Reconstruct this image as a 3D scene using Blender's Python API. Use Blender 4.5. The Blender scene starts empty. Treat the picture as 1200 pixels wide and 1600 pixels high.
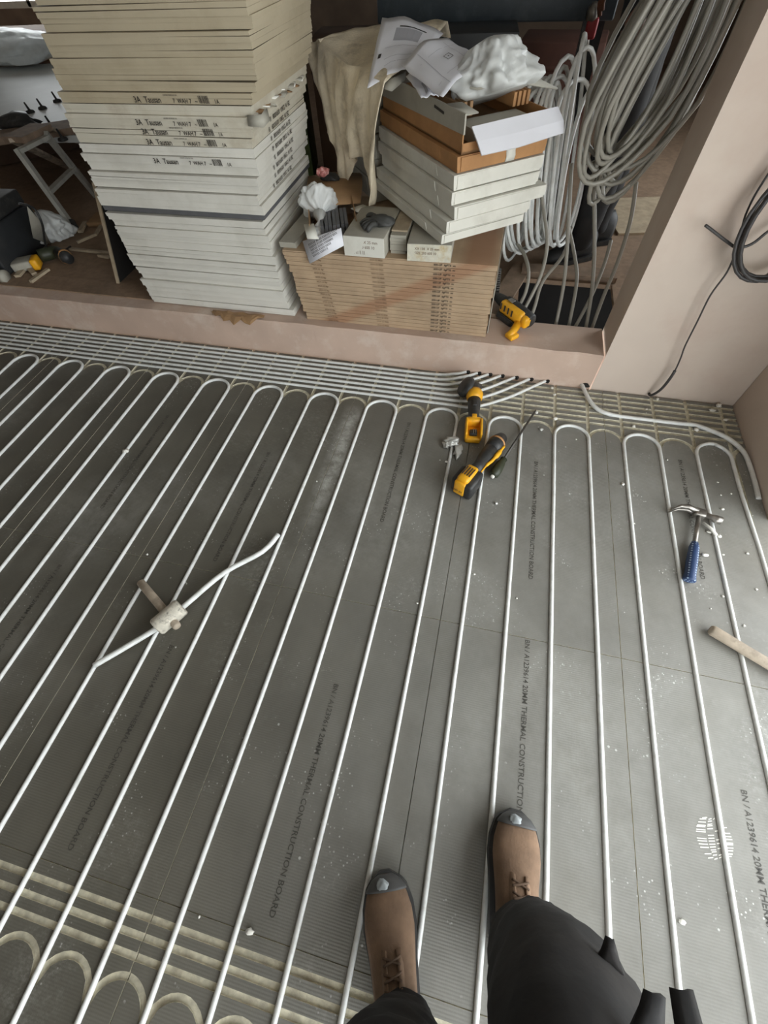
import bpy, bmesh, math, random
from mathutils import Vector, Matrix, Euler, noise
random.seed(7)
SC = bpy.context.scene
COL = SC.collection

# ------------------------------------------------------------------ camera, world, light, exposure
cam_data = bpy.data.cameras.new('camera')
cam_data.sensor_fit = 'HORIZONTAL'; cam_data.sensor_width = 36.0
cam_data.lens = 36.0 * 654.545 / 1200.0
cam_data.clip_start = 0.02
camera = bpy.data.objects.new('camera', cam_data); COL.objects.link(camera)
CR = Vector((0.97280576, 0.22817964, -0.03978689)); CU = Vector((-0.16930834, 0.81774076, 0.55012248)); CF = Vector((-0.15806211, 0.52842607, -0.83413564))
camera.matrix_world = Matrix(((CR.x, CU.x, -CF.x, -0.39941), (CR.y, CU.y, -CF.y, -0.51433), (CR.z, CU.z, -CF.z, 1.44849), (0, 0, 0, 1)))
SC.camera = camera
world = bpy.data.worlds.new('overcast_sky'); SC.world = world; world.use_nodes = True
bg = world.node_tree.nodes['Background']
bg.inputs[0].default_value = (0.93, 0.98, 1.0, 1); bg.inputs[1].default_value = 7.0
def portal(name, loc, rot, sx, sy):
    l = bpy.data.lights.new(name, 'AREA'); l.shape = 'RECTANGLE'; l.size = sx; l.size_y = sy
    l.cycles.is_portal = True
    o = bpy.data.objects.new(name, l); COL.objects.link(o); o.location = loc; o.rotation_euler = rot
portal('portal_right', (0.86, -1.38, 1.2), (0, math.radians(90), 0), 2.4, 4.1)      # daylight through the wide opening on the right
portal('portal_rear', (0.25, -3.52, 1.15), (math.radians(90), 0, 0), 1.1, 2.2)          # daylight through the opening behind the camera
portal('portal_far', (1.78, 2.9, 1.2), (0, math.radians(90), 0), 2.0, 1.4)              # daylight through the far side door
portal('portal_far_left', (-6.9, 6.6, 1.4), (math.radians(-90), 0, 0), 1.9, 1.4)
SC.view_settings.view_transform = 'Standard'; SC.view_settings.look = 'None'
SC.view_settings.gamma = 1.0; SC.view_settings.use_curve_mapping = False
SC.view_settings.exposure = -0.12
SC.cycles.max_bounces = 8; SC.cycles.diffuse_bounces = 5; SC.cycles.caustics_reflective = False; SC.cycles.caustics_refractive = False
SC.cycles.use_denoising = True
SC.cycles.sample_clamp_indirect = 6.0

# ------------------------------------------------------------------ materials
def lin(r, g, b):
    f = lambda c: (c / 255 / 12.92) if c / 255 <= 0.04045 else ((c / 255 + 0.055) / 1.055) ** 2.4
    return (f(r), f(g), f(b), 1.0)
MATS = {}
def nd(t, typ, **kw):
    n = t.nodes.new(typ)
    for k, v in kw.items():
        if k.startswith('i_'): n.inputs[int(k[2:])].default_value = v
        else: setattr(n, k, v)
    return n
def mat(name, col, rough=0.6, var=0.18, scale=14.0, dirt=None, dirt_amt=0.0, dirt_scale=5.0, bump=0.0, bump_scale=80.0, metallic=0.0, alpha=1.0, trans=0.0, spec=0.5, world_co=False):
    """procedural principled material: base colour varied by noise, optional dirt patches and fine bump"""
    if name in MATS: return MATS[name]
    m = bpy.data.materials.new(name); m.use_nodes = True; t = m.node_tree; L = t.links
    p = t.nodes['Principled BSDF']
    p.inputs['Roughness'].default_value = rough; p.inputs['Metallic'].default_value = metallic
    p.inputs['Specular IOR Level'].default_value = spec
    p.inputs['Alpha'].default_value = alpha; p.inputs['Transmission Weight'].default_value = trans
    if world_co: co = nd(t, 'ShaderNodeNewGeometry').outputs['Position']
    else: co = nd(t, 'ShaderNodeTexCoord').outputs['Object']
    n1 = nd(t, 'ShaderNodeTexNoise'); n1.inputs['Scale'].default_value = scale; n1.inputs['Detail'].default_value = 5
    L.new(co, n1.inputs['Vector'])
    mr = nd(t, 'ShaderNodeMapRange'); mr.inputs[1].default_value = 0.3; mr.inputs[2].default_value = 0.7; mr.inputs[3].default_value = 1 - var; mr.inputs[4].default_value = 1 + var
    L.new(n1.outputs['Fac'], mr.inputs[0])
    vm = nd(t, 'ShaderNodeVectorMath', operation='SCALE'); vm.inputs[0].default_value = col[:3]
    L.new(mr.outputs[0], vm.inputs['Scale'])
    out = vm.outputs[0]
    if dirt is not None:
        n2 = nd(t, 'ShaderNodeTexNoise'); n2.inputs['Scale'].default_value = dirt_scale; n2.inputs['Detail'].default_value = 8; n2.inputs['Roughness'].default_value = 0.65
        L.new(co, n2.inputs['Vector'])
        r2 = nd(t, 'ShaderNodeMapRange'); r2.inputs[1].default_value = 0.5; r2.inputs[2].default_value = 0.72; r2.inputs[3].default_value = 0; r2.inputs[4].default_value = dirt_amt
        L.new(n2.outputs['Fac'], r2.inputs[0])
        mx = nd(t, 'ShaderNodeMix', data_type='RGBA'); mx.inputs[7].default_value = dirt
        L.new(r2.outputs[0], mx.inputs[0]); L.new(out, mx.inputs[6]); out = mx.outputs[2]
    L.new(out, p.inputs['Base Color'])
    if bump > 0:
        n3 = nd(t, 'ShaderNodeTexNoise'); n3.inputs['Scale'].default_value = bump_scale; n3.inputs['Detail'].default_value = 4
        L.new(co, n3.inputs['Vector'])
        b = nd(t, 'ShaderNodeBump'); b.inputs['Strength'].default_value = bump; b.inputs['Distance'].default_value = 0.004
        L.new(n3.outputs['Fac'], b.inputs['Height']); L.new(b.outputs[0], p.inputs['Normal'])
    m['p'] = p.name
    MATS[name] = m
    return m

def board_material():
    """cement-faced insulation board: grey, woven rib relief, dust scuffs and white specks"""
    m = bpy.data.materials.new('board_face'); m.use_nodes = True; t = m.node_tree; L = t.links
    p = t.nodes['Principled BSDF']; p.inputs['Roughness'].default_value = 0.5; p.inputs['Specular IOR Level'].default_value = 0.5
    co = nd(t, 'ShaderNodeNewGeometry').outputs['Position']
    def nz(scale, detail=6, rough=0.6, vec=co):
        n = nd(t, 'ShaderNodeTexNoise'); n.inputs['Scale'].default_value = scale; n.inputs['Detail'].default_value = detail; n.inputs['Roughness'].default_value = rough
        L.new(vec, n.inputs['Vector']); return n.outputs['Fac']
    def rng(src, a, b, c, d):
        r = nd(t, 'ShaderNodeMapRange'); r.inputs[1].default_value = a; r.inputs[2].default_value = b; r.inputs[3].default_value = c; r.inputs[4].default_value = d
        L.new(src, r.inputs[0]); return r.outputs[0]
    def mul(a, b):
        q = nd(t, 'ShaderNodeMath', operation='MULTIPLY'); L.new(a, q.inputs[0]); L.new(b, q.inputs[1]); return q.outputs[0]
    base = nd(t, 'ShaderNodeVectorMath', operation='SCALE'); base.inputs[0].default_value = lin(97, 94, 85)[:3]
    L.new(rng(nz(3.0), 0.3, 0.7, 0.78, 1.2), base.inputs['Scale'])
    # pale dust: large patches broken by fine noise
    dust = mul(rng(nz(2.2, 8, 0.7), 0.52, 0.76, 0, 1), rng(nz(70, 7, 0.8), 0.45, 0.72, 0, 0.6))
    sx = nd(t, 'ShaderNodeSeparateXYZ'); L.new(co, sx.inputs[0])
    dust = mul(dust, rng(sx.outputs[0], -2.4, 0.5, 0.45, 1.5))                      # more traffic and dust towards the doorway side
    # a swept dust streak beside one board joint and a faint round smear
    dx = nd(t, 'ShaderNodeMath', operation='ADD', i_1=0.955); L.new(sx.outputs[0], dx.inputs[0]); ax = nd(t, 'ShaderNodeMath', operation='ABSOLUTE'); L.new(dx.outputs[0], ax.inputs[0])
    streak = mul(mul(rng(ax.outputs[0], 0.006, 0.06, 0.75, 0), rng(sx.outputs[1], 0.15, 0.55, 0, 1)), mul(rng(sx.outputs[1], 0.92, 1.0, 1, 0), rng(nz(16, 7, 0.75), 0.36, 0.62, 0.1, 1)))
    smear = mul(rng(nz(1.3, 3, 0.5), 0.52, 0.66, 0, 0.22), rng(nz(11, 8, 0.75), 0.4, 0.65, 0.2, 1))
    am = nd(t, 'ShaderNodeMath', operation='MAXIMUM'); L.new(dust, am.inputs[0]); L.new(streak, am.inputs[1])
    an = nd(t, 'ShaderNodeMath', operation='MAXIMUM'); L.new(am.outputs[0], an.inputs[0]); L.new(smear, an.inputs[1]); dust = an.outputs[0]
    mx = nd(t, 'ShaderNodeMix', data_type='RGBA'); mx.inputs[7].default_value = lin(196, 196, 190)
    L.new(dust, mx.inputs[0]); L.new(base.outputs[0], mx.inputs[6])
    vo = nd(t, 'ShaderNodeTexVoronoi'); vo.inputs['Scale'].default_value = 17; L.new(co, vo.inputs['Vector'])
    sp = mul(rng(vo.outputs['Distance'], 0.05, 0.075, 1, 0), rng(nz(9, 2), 0.55, 0.62, 0, 0.75))
    mx2 = nd(t, 'ShaderNodeMix', data_type='RGBA'); mx2.inputs[7].default_value = lin(225, 225, 220)
    L.new(sp, mx2.inputs[0]); L.new(mx.outputs[2], mx2.inputs[6])
    vo2 = nd(t, 'ShaderNodeTexVoronoi'); vo2.inputs['Scale'].default_value = 75; L.new(co, vo2.inputs['Vector'])
    sp2 = mul(rng(vo2.outputs['Distance'], 0.12, 0.2, 0.8, 0), mul(rng(nz(4.5, 4), 0.54, 0.62, 0, 1), rng(sx.outputs[0], -2.2, 0.4, 0.35, 1)))
    mx3 = nd(t, 'ShaderNodeMix', data_type='RGBA'); mx3.inputs[7].default_value = lin(215, 215, 210)
    L.new(sp2, mx3.inputs[0]); L.new(mx2.outputs[2], mx3.inputs[6])
    film = mul(rng(sx.outputs[0], -1.05, -0.25, 0, 0.36), rng(nz(4, 7, 0.7), 0.3, 0.7, 0.45, 1.1))     # dust, plus daylight falloff painted in towards the doorway
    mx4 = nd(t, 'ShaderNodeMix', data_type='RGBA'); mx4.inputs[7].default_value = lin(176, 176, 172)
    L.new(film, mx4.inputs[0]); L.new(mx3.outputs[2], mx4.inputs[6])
    L.new(mx4.outputs[2], p.inputs['Base Color'])
    def wave(sc, direction):
        w = nd(t, 'ShaderNodeTexWave', wave_type='BANDS', bands_direction=direction); w.inputs['Scale'].default_value = sc; w.inputs['Distortion'].default_value = 0.6; w.inputs['Detail'].default_value = 2
        L.new(co, w.inputs['Vector']); return w.outputs['Fac']
    ad = nd(t, 'ShaderNodeMath', operation='ADD'); L.new(wave(48, 'Y'), ad.inputs[0]); 
    sc = nd(t, 'ShaderNodeMath', operation='MULTIPLY', i_1=0.35); L.new(wave(70, 'X'), sc.inputs[0]); L.new(sc.outputs[0], ad.inputs[1])
    b = nd(t, 'ShaderNodeBump'); b.inputs['Strength'].default_value = 0.26; b.inputs['Distance'].default_value = 0.001
    L.new(ad.outputs[0], b.inputs['Height']); L.new(b.outputs[0], p.inputs['Normal'])
    MATS['board_face'] = m
    return m
def cardboard_material():
    """brown carton sleeve with an orange-brown diagonal rub mark across the front"""
    m = mat('brown_carton', lin(176, 152, 124), 0.75, 0.12, 9, lin(150, 124, 98), 0.35, 7, 0.1, 200, world_co=True)
    t = m.node_tree; L = t.links; p = t.nodes['Principled BSDF']
    src = p.inputs['Base Color'].links[0].from_socket
    g = nd(t, 'ShaderNodeNewGeometry'); s = nd(t, 'ShaderNodeSeparateXYZ'); L.new(g.outputs['Position'], s.inputs[0])
    a = nd(t, 'ShaderNodeMath', operation='MULTIPLY', i_1=0.48); L.new(s.outputs[0], a.inputs[0])
    d = nd(t, 'ShaderNodeMath', operation='SUBTRACT'); L.new(s.outputs[2], d.inputs[0]); L.new(a.outputs[0], d.inputs[1])
    d2 = nd(t, 'ShaderNodeMath', operation='SUBTRACT', i_1=0.745); L.new(d.outputs[0], d2.inputs[0])
    ab = nd(t, 'ShaderNodeMath', operation='ABSOLUTE'); L.new(d2.outputs[0], ab.inputs[0])
    r = nd(t, 'ShaderNodeMapRange'); r.inputs[1].default_value = 0.02; r.inputs[2].default_value = 0.045; r.inputs[3].default_value = 0.6; r.inputs[4].default_value = 0
    L.new(ab.outputs[0], r.inputs[0])
    mx = nd(t, 'ShaderNodeMix', data_type='RGBA'); mx.inputs[7].default_value = lin(150, 104, 74)
    L.new(r.outputs[0], mx.inputs[0]); L.new(src, mx.inputs[6]); L.new(mx.outputs[2], p.inputs['Base Color'])
    return m
def dotted_grip_material():
    m = mat('blue_grip', lin(36, 60, 100), 0.5, 0.1, 30)
    t = m.node_tree; L = t.links; p = t.nodes['Principled BSDF']; src = p.inputs['Base Color'].links[0].from_socket
    co = nd(t, 'ShaderNodeTexCoord').outputs['Object']
    v = nd(t, 'ShaderNodeTexVoronoi'); v.inputs['Scale'].default_value = 90; v.inputs['Randomness'].default_value = 0.1; L.new(co, v.inputs['Vector'])
    r = nd(t, 'ShaderNodeMapRange'); r.inputs[1].default_value = 0.24; r.inputs[2].default_value = 0.3; r.inputs[3].default_value = 0.85; r.inputs[4].default_value = 0
    L.new(v.outputs['Distance'], r.inputs[0])
    mx = nd(t, 'ShaderNodeMix', data_type='RGBA'); mx.inputs[7].default_value = lin(170, 190, 215)
    L.new(r.outputs[0], mx.inputs[0]); L.new(src, mx.inputs[6]); L.new(mx.outputs[2], p.inputs['Base Color'])
    return m
def translucent(name, col, amt):
    m = mat(name, col, 0.35, 0.08, 20, None, 0, 5, 0.35, 40)
    t = m.node_tree; L = t.links; p = t.nodes['Principled BSDF']; out = t.nodes['Material Output']
    tr = nd(t, 'ShaderNodeBsdfTransparent'); mx = nd(t, 'ShaderNodeMixShader'); mx.inputs[0].default_value = amt
    L.new(p.outputs[0], mx.inputs[1]); L.new(tr.outputs[0], mx.inputs[2]); L.new(mx.outputs[0], out.inputs['Surface'])
    return m

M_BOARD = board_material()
M_GROOVE = mat('cut_foam', lin(206, 201, 182), 0.8, 0.2, 60, lin(140, 128, 106), 0.7, 12, 0.4, 150, world_co=True)
M_PIPE = mat('white_pipe', lin(226, 228, 226), 0.38, 0.04, 30, lin(170, 170, 158), 0.45, 25, world_co=True)
M_COILPIPE = mat('shade_grey_pipe', lin(142, 138, 128), 0.4, 0.06, 12)  # white pipe greyed: the doorway shade is put into the colour
M_CABLE = mat('dark_cable', lin(62, 60, 60), 0.45, 0.1, 30)
M_PLASTER = mat('pink_plaster', lin(202, 187, 174), 0.75, 0.05, 3, lin(180, 152, 138), 0.5, 1.6, 0.12, 14, world_co=True)
M_STEP = mat('pink_sill', lin(192, 168, 152), 0.8, 0.08, 5, lin(216, 204, 192), 0.6, 7, 0.2, 30, world_co=True)
M_CEIL = mat('ceiling_white', lin(170, 166, 160), 0.8, 0.03)
M_FARWALL = mat('raw_far_wall', lin(120, 104, 90), 0.85, 0.2, 4)
M_CHIP = mat('chipboard', lin(142, 119, 98), 0.8, 0.15, 30, lin(104, 86, 70), 0.6, 4, 0.2, 120, world_co=True)
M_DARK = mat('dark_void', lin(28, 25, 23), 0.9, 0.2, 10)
M_JOIST = mat('dusty_timber', lin(132, 112, 94), 0.8, 0.2, 18, lin(90, 74, 60), 0.5, 8)
M_CARTON_LO = mat('pale_carton', lin(212, 209, 200), 0.65, 0.05, 5, lin(184, 180, 168), 0.6, 4, 0.06, 160)
M_CARTON_HI = mat('beige_carton', lin(178, 166, 142), 0.7, 0.05, 5, lin(158, 144, 118), 0.6, 4, 0.06, 160)
M_CARTON_MID = mat('dusty_carton', lin(200, 194, 178), 0.7, 0.06, 5, lin(160, 146, 124), 0.7, 5, 0.06, 160)
M_STRIP = mat('charcoal_board', lin(92, 92, 94), 0.6, 0.1, 20)
M_BROWN = cardboard_material()
M_KRAFT = mat('kraft_box', lin(176, 130, 84), 0.7, 0.12, 8, lin(140, 98, 60), 0.5, 5, 0.08, 200)
M_KRAFTIN = mat('kraft_inside', lin(150, 118, 84), 0.75, 0.15, 12)
M_WBOX = mat('white_box', lin(218, 216, 206), 0.6, 0.05, 6, lin(186, 182, 170), 0.6, 5, 0.06, 120)
M_GBOX = mat('grey_box', lin(168, 164, 152), 0.65, 0.08, 6, lin(134, 130, 118), 0.5, 5)
M_INK = mat('black_ink', lin(50, 46, 41), 0.7, 0.15, 30)
M_INKB = mat('faded_board_ink', lin(66, 64, 58), 0.6, 0.2, 60, lin(92, 89, 81), 0.95, 11, world_co=True)
M_INKBR = mat('brown_ink', lin(110, 86, 64), 0.7, 0.15, 60)
M_PAPER = mat('white_paper', lin(228, 228, 234), 0.6, 0.03, 8)
M_PRINT = mat('grey_print', lin(168, 168, 174), 0.6, 0.05, 8)
M_CLOTH = mat('dust_sheet', lin(222, 209, 184), 0.9, 0.14, 10, lin(116, 100, 76), 0.7, 9, 0.5, 120)
M_BAG = translucent('white_plastic', lin(232, 234, 232), 0.3)
M_CLEAR = translucent('shrink_wrap', lin(225, 232, 232), 0.3)
M_GLOVE = mat('dark_rubber_glove', lin(64, 64, 62), 0.6, 0.2, 25)
M_YEL = mat('tool_yellow', lin(232, 168, 30), 0.45, 0.08, 25, lin(150, 120, 60), 0.4, 30)
M_BLK = mat('tool_black', lin(42, 42, 42), 0.5, 0.15, 30, lin(96, 92, 84), 0.3, 30)
M_STEEL = mat('worn_steel', lin(150, 146, 140), 0.35, 0.2, 30, lin(90, 80, 70), 0.5, 25, metallic=0.85)
M_DSTEEL = mat('dark_steel', lin(78, 75, 71), 0.4, 0.15, 30, metallic=0.5)
M_WOOD = mat('pale_wood', lin(176, 160, 136), 0.7, 0.15, 20, lin(130, 112, 90), 0.5, 12, 0.2, 60)
M_WOOD2 = mat('grubby_wood', lin(180, 166, 148), 0.7, 0.2, 20, lin(104, 92, 80), 0.8, 14, 0.2, 60)
M_BLUE = dotted_grip_material()
M_MALLET = mat('plaster_caked', lin(200, 194, 180), 0.8, 0.15, 60, lin(44, 42, 39), 1.0, 52, 0.5, 60)
M_CRUMB = mat('plaster_crumb', lin(232, 230, 222), 0.7, 0.08, 40)
M_FOIL = mat('crumpled_foil', lin(205, 205, 200), 0.35, 0.2, 40, lin(120, 116, 104), 0.6, 40, metallic=0.3)
M_OLIVE = mat('olive_black', lin(48, 52, 36), 0.5, 0.2, 40)
M_ALU = mat('dull_aluminium', lin(176, 174, 166), 0.45, 0.12, 25, lin(110, 104, 94), 0.5, 12, metallic=0.2)
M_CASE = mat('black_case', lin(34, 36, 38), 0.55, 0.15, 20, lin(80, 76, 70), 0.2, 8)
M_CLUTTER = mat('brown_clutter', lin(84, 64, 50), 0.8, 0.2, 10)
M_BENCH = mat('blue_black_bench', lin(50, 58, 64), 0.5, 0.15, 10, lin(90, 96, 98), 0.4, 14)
M_RED = mat('red_clamp', lin(150, 40, 44), 0.45, 0.1, 20)
M_SHEET = mat('white_panel', lin(205, 208, 206), 0.5, 0.05, 5)
M_SUEDE = mat('tan_suede', lin(124, 100, 80), 0.9, 0.2, 22, lin(90, 72, 58), 0.5, 12, 0.3, 150)
M_SOLE = mat('dark_sole', lin(58, 58, 58), 0.6, 0.15, 30, lin(110, 108, 102), 0.4, 20)
M_TOE = mat('toe_rubber', lin(78, 78, 78), 0.55, 0.15, 30)
M_TOEWORN = mat('worn_toe', lin(150, 156, 158), 0.4, 0.12, 30)
M_LACE = mat('brown_lace', lin(92, 72, 56), 0.8, 0.15, 40)
M_TROUSER = mat('black_trousers', lin(29, 28, 29), 0.85, 0.2, 14, lin(64, 58, 54), 0.35, 6, 0.4, 22)
M_JACKET = mat('dark_jacket', lin(36, 40, 46), 0.85, 0.15, 14)
M_SKIN = mat('skin', lin(178, 128, 100), 0.55, 0.08, 20)
M_SKIND = mat('brown_skin', lin(120, 78, 58), 0.55, 0.08, 20)
M_HAIR = mat('dark_hair', lin(38, 30, 26), 0.7, 0.2, 60)
M_LUMP = mat('pale_ground', lin(178, 172, 160), 0.9, 0.1, 2)

# ------------------------------------------------------------------ mesh helpers
class MB:
    """collects geometry with material slots, then links it as one mesh object"""
    def __init__(s): s.v = []; s.f = []; s.m = []; s.sm = []; s.mats = []
    def mi(s, m):
        if m not in s.mats: s.mats.append(m)
        return s.mats.index(m)
    def add(s, vs, fs, m, smooth=False):
        o = len(s.v); k = s.mi(m)
        s.v += [tuple(v) for v in vs]; s.f += [tuple(i + o for i in f) for f in fs]; s.m += [k] * len(fs); s.sm += [smooth] * len(fs)
        return s
    def box(s, c, d, m, R=None, jit=0.0, taper=1.0):
        c = Vector(c); vs = []
        for z in (-1, 1):
            k = taper if z > 0 else 1.0
            for x, y in ((-1, -1), (1, -1), (1, 1), (-1, 1)):
                p = Vector((x * d[0] / 2 * k, y * d[1] / 2 * k, z * d[2] / 2)) + Vector([random.uniform(-jit, jit) for _ in range(3)])
                if R is not None: p = R @ p
                vs.append(c + p)
        return s.add(vs, [(3, 2, 1, 0), (4, 5, 6, 7), (0, 1, 5, 4), (1, 2, 6, 5), (2, 3, 7, 6), (3, 0, 4, 7)], m)
    def bbox(s, c, d, m, R=None, b=0.004):
        """box with chamfered edges"""
        bm = bmesh.new(); bmesh.ops.create_cube(bm, size=1.0)
        for v in bm.verts: v.co = Vector((v.co.x * d[0], v.co.y * d[1], v.co.z * d[2]))
        bmesh.ops.bevel(bm, geom=list(bm.edges), offset=min(b, 0.45 * min(d)), segments=2, profile=0.5, affect='EDGES')
        return s.bm(bm, m, Matrix.Translation(c) @ (R.to_4x4() if R is not None else Matrix.Identity(4)), True)
    def bm(s, bm, m, M=None, smooth=False):
        bm.verts.ensure_lookup_table(); bm.verts.index_update()
        vs = [(M @ v.co) if M is not None else v.co.copy() for v in bm.verts]; fs = [[v.index for v in f.verts] for f in bm.faces]
        bm.free(); return s.add(vs, fs, m, smooth)
    def hexa(s, pts, m):
        """8 corners: four below, four above, both counter-clockwise from above"""
        return s.add(pts, [(3, 2, 1, 0), (4, 5, 6, 7), (0, 1, 5, 4), (1, 2, 6, 5), (2, 3, 7, 6), (3, 0, 4, 7)], m)
    def prism(s, poly, z0, z1, m, M=None, side=None):
        n = len(poly); vs = [Vector((x, y, z0)) for x, y in poly] + [Vector((x, y, z1)) for x, y in poly]
        if M is not None: vs = [M @ v for v in vs]
        s.add(vs, [tuple(range(n))[::-1], tuple(range(n, 2 * n))], m)
        o = len(s.v) - 2 * n; k = s.mi(side or m)
        for i in range(n):
            j = (i + 1) % n; s.f.append((o + i, o + j, o + n + j, o + n + i)); s.m.append(k); s.sm.append(False)
        return s
    def loft(s, rings, m, caps=True, closed=True):
        n = len(rings[0]); vs = [v for r in rings for v in r]; fs = []
        for i in range(len(rings) - 1):
            for j in range(n if closed else n - 1):
                a = i * n + j; b = i * n + (j + 1) % n; fs.append((a, b, b + n, a + n))
        if caps: fs += [tuple(range(n))[::-1], tuple(range((len(rings) - 1) * n, len(rings) * n))]
        return s.add(vs, fs, m, True)
    def tube(s, pts, r, m, n=8, caps=True, sub=0):
        pts = [Vector(p) for p in pts]
        if sub: pts = smooth_path(pts, sub)
        N = len(pts); rs = r if isinstance(r, (list, tuple)) else [r] * N
        if len(rs) != N: rs = [rs[min(len(rs) - 1, int(i * len(rs) / N))] for i in range(N)]
        rings = []; up = None
        for i, p in enumerate(pts):
            t = (pts[min(N - 1, i + 1)] - pts[max(0, i - 1)])
            t = t.normalized() if t.length > 1e-9 else Vector((0, 0, 1))
            if up is None:
                up = Vector((0, 0, 1)) if abs(t.z) < 0.9 else Vector((1, 0, 0))
            a = up - t * up.dot(t)
            if a.length < 1e-4: a = t.orthogonal()
            a.normalize(); up = a; b = t.cross(a)
            rings.append([p + (a * math.cos(q) + b * math.sin(q)) * rs[i] for q in [2 * math.pi * k / n for k in range(n)]])
        return s.loft(rings, m, caps)
    def grid(s, G, m, thick=0.0):
        """G rows of points -> sheet (optionally with thickness)"""
        R, C = len(G), len(G[0])
        if not thick:
            return s.add([p for r in G for p in r], [(i * C + j, i * C + j + 1, (i + 1) * C + j + 1, (i + 1) * C + j) for i in range(R - 1) for j in range(C - 1)], m, True)
        nv = []
        for i in range(R):
            for j in range(C):
                du = Vector(G[i][min(C - 1, j + 1)]) - Vector(G[i][max(0, j - 1)]); dv = Vector(G[min(R - 1, i + 1)][j]) - Vector(G[max(0, i - 1)][j])
                q = du.cross(dv); nv.append(q.normalized() if q.length > 1e-9 else Vector((0, 0, 1)))
        P = [Vector(p) for r in G for p in r]; vs = [p + q * thick / 2 for p, q in zip(P, nv)] + [p - q * thick / 2 for p, q in zip(P, nv)]
        K = R * C; fs = []
        for i in range(R - 1):
            for j in range(C - 1):
                a = i * C + j; fs.append((a, a + 1, a + C + 1, a + C)); fs.append((a + K, a + C + K, a + C + 1 + K, a + 1 + K))
        edge = [j for j in range(C)] + [i * C + C - 1 for i in range(1, R)] + [(R - 1) * C + j for j in range(C - 2, -1, -1)] + [i * C for i in range(R - 2, 0, -1)]
        for a, b in zip(edge, edge[1:] + edge[:1]): fs.append((b, a, a + K, b + K))
        return s.add(vs, fs, m, True)
    def blob(s, c, d, m, rough=0.25, sub=3, seed=0, freq=1.6, flat=None):
        bm = bmesh.new(); bmesh.ops.create_icosphere(bm, subdivisions=sub, radius=1.0)
        for v in bm.verts:
            p = v.co.copy(); q = noise.noise(p * freq + Vector((seed * 7.3, seed * 3.1, seed))) + 0.5 * noise.noise(p * freq * 2.7 + Vector((seed, 0, seed * 5)))
            v.co = p * (1 + rough * q)
            v.co = Vector((v.co.x * d[0], v.co.y * d[1], v.co.z * d[2]))
            if flat is not None: v.co.z = max(v.co.z, flat)
        return s.bm(bm, m, Matrix.Translation(c), sub > 1)
    def mesh(s, name):
        me = bpy.data.meshes.new(name); me.from_pydata([tuple(v) for v in s.v], [], s.f)
        for m in s.mats: me.materials.append(m)
        me.polygons.foreach_set('material_index', s.m); me.polygons.foreach_set('use_smooth', s.sm); me.update()
        return me
    def build(s, name, parent=None, loc=None, **tags):
        o = bpy.data.objects.new(name, s.mesh(name)); COL.objects.link(o)
        if loc is not None: o.location = loc
        if parent is not None: put(o, parent)
        if tags: tag(o, **tags)
        return o
def put(o, parent):
    o.parent = parent
    pm = parent.matrix_world_cached if hasattr(parent, 'matrix_world_cached') else world_of(parent)
    o.matrix_parent_inverse = pm.inverted()
def world_of(o):
    m = Matrix.LocRotScale(o.location, o.rotation_euler, o.scale)
    if o.parent is not None: m = world_of(o.parent) @ o.matrix_parent_inverse @ m
    return m
def tag(o, label=None, cat=None, group=None, kind=None):
    if label: o['label'] = label
    if cat: o['category'] = cat
    if group: o['group'] = group
    if kind: o['kind'] = kind
    return o
def empty(name, loc, label, cat, group=None):
    o = bpy.data.objects.new(name, None); COL.objects.link(o); o.location = loc; o.empty_display_size = 0.05
    return tag(o, label, cat, group)
def smooth_path(P, n):
    """Catmull-Rom"""
    out = []
    for i in range(len(P) - 1):
        a, b, c, d = P[max(0, i - 1)], P[i], P[i + 1], P[min(len(P) - 1, i + 2)]
        for k in range(n):
            t = k / n
            out.append(0.5 * ((2 * b) + (c - a) * t + (2 * a - 5 * b + 4 * c - d) * t * t + (-a + 3 * b - 3 * c + d) * t ** 3))
    out.append(P[-1]); return out
def gathered_bag(c, axis, L, prof, folds, amp, seed, m=None, squash=None, start=-0.5):
    """thin plastic gathered towards one point: a surface of revolution with creases running to the knot"""
    R = frame(axis, (0.13, 0.31, 0.94)); c = Vector(c); N = 90; rings = []; rb = random.Random(seed)
    ph = [rb.uniform(0, 6.28) for _ in range(4)]
    hs = [i / 18 for i in range(19)]
    def pr(h):
        for (a, va), (b, vb) in zip(prof, prof[1:]):
            if h <= b: return va + (vb - va) * (h - a) / (b - a)
        return prof[-1][1]
    for h in hs:
        ring = []
        for k in range(N):
            a = 2 * math.pi * k / N; f = abs(math.sin(a * folds / 2 + ph[0] + 0.8 * math.sin(a * 2 + ph[1]) + 0.5 * h)); f2 = abs(math.sin(a * (folds + 4) / 2 + ph[2] + 1.1 * math.sin(a * 3 + ph[3])))
            q = Vector((math.cos(a) * 1.3, math.sin(a) * 1.3, h * 2.2)) + Vector((seed, seed * 2, 0))
            r = max(0.0005, pr(h)) * (1 - amp * (1 - f) - 0.5 * amp * (1 - f2) + 0.3 * noise.noise(q) + 0.16 * (0.5 - 2 * abs(noise.noise(q * 2.1))) + 0.07 * noise.noise(q * 5))
            p = R @ Vector(((start + h) * L, math.cos(a) * r, math.sin(a) * r))
            if squash is not None: p.z = max(p.z, squash)
            ring.append(c + p)
        rings.append(ring)
    return MB().loft(rings, m or M_BAG)
def rz(a): return Matrix.Rotation(a, 3, 'Z')
def rot(x=0, y=0, z=0): return Euler((x, y, z)).to_matrix()
def frame(d, up=(0, 0, 1)):
    """rotation whose x axis is d"""
    x = Vector(d).normalized(); y = Vector(up).cross(x).normalized(); z = x.cross(y)
    return Matrix((x, y, z)).transposed()
TEXTS = {}
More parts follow.
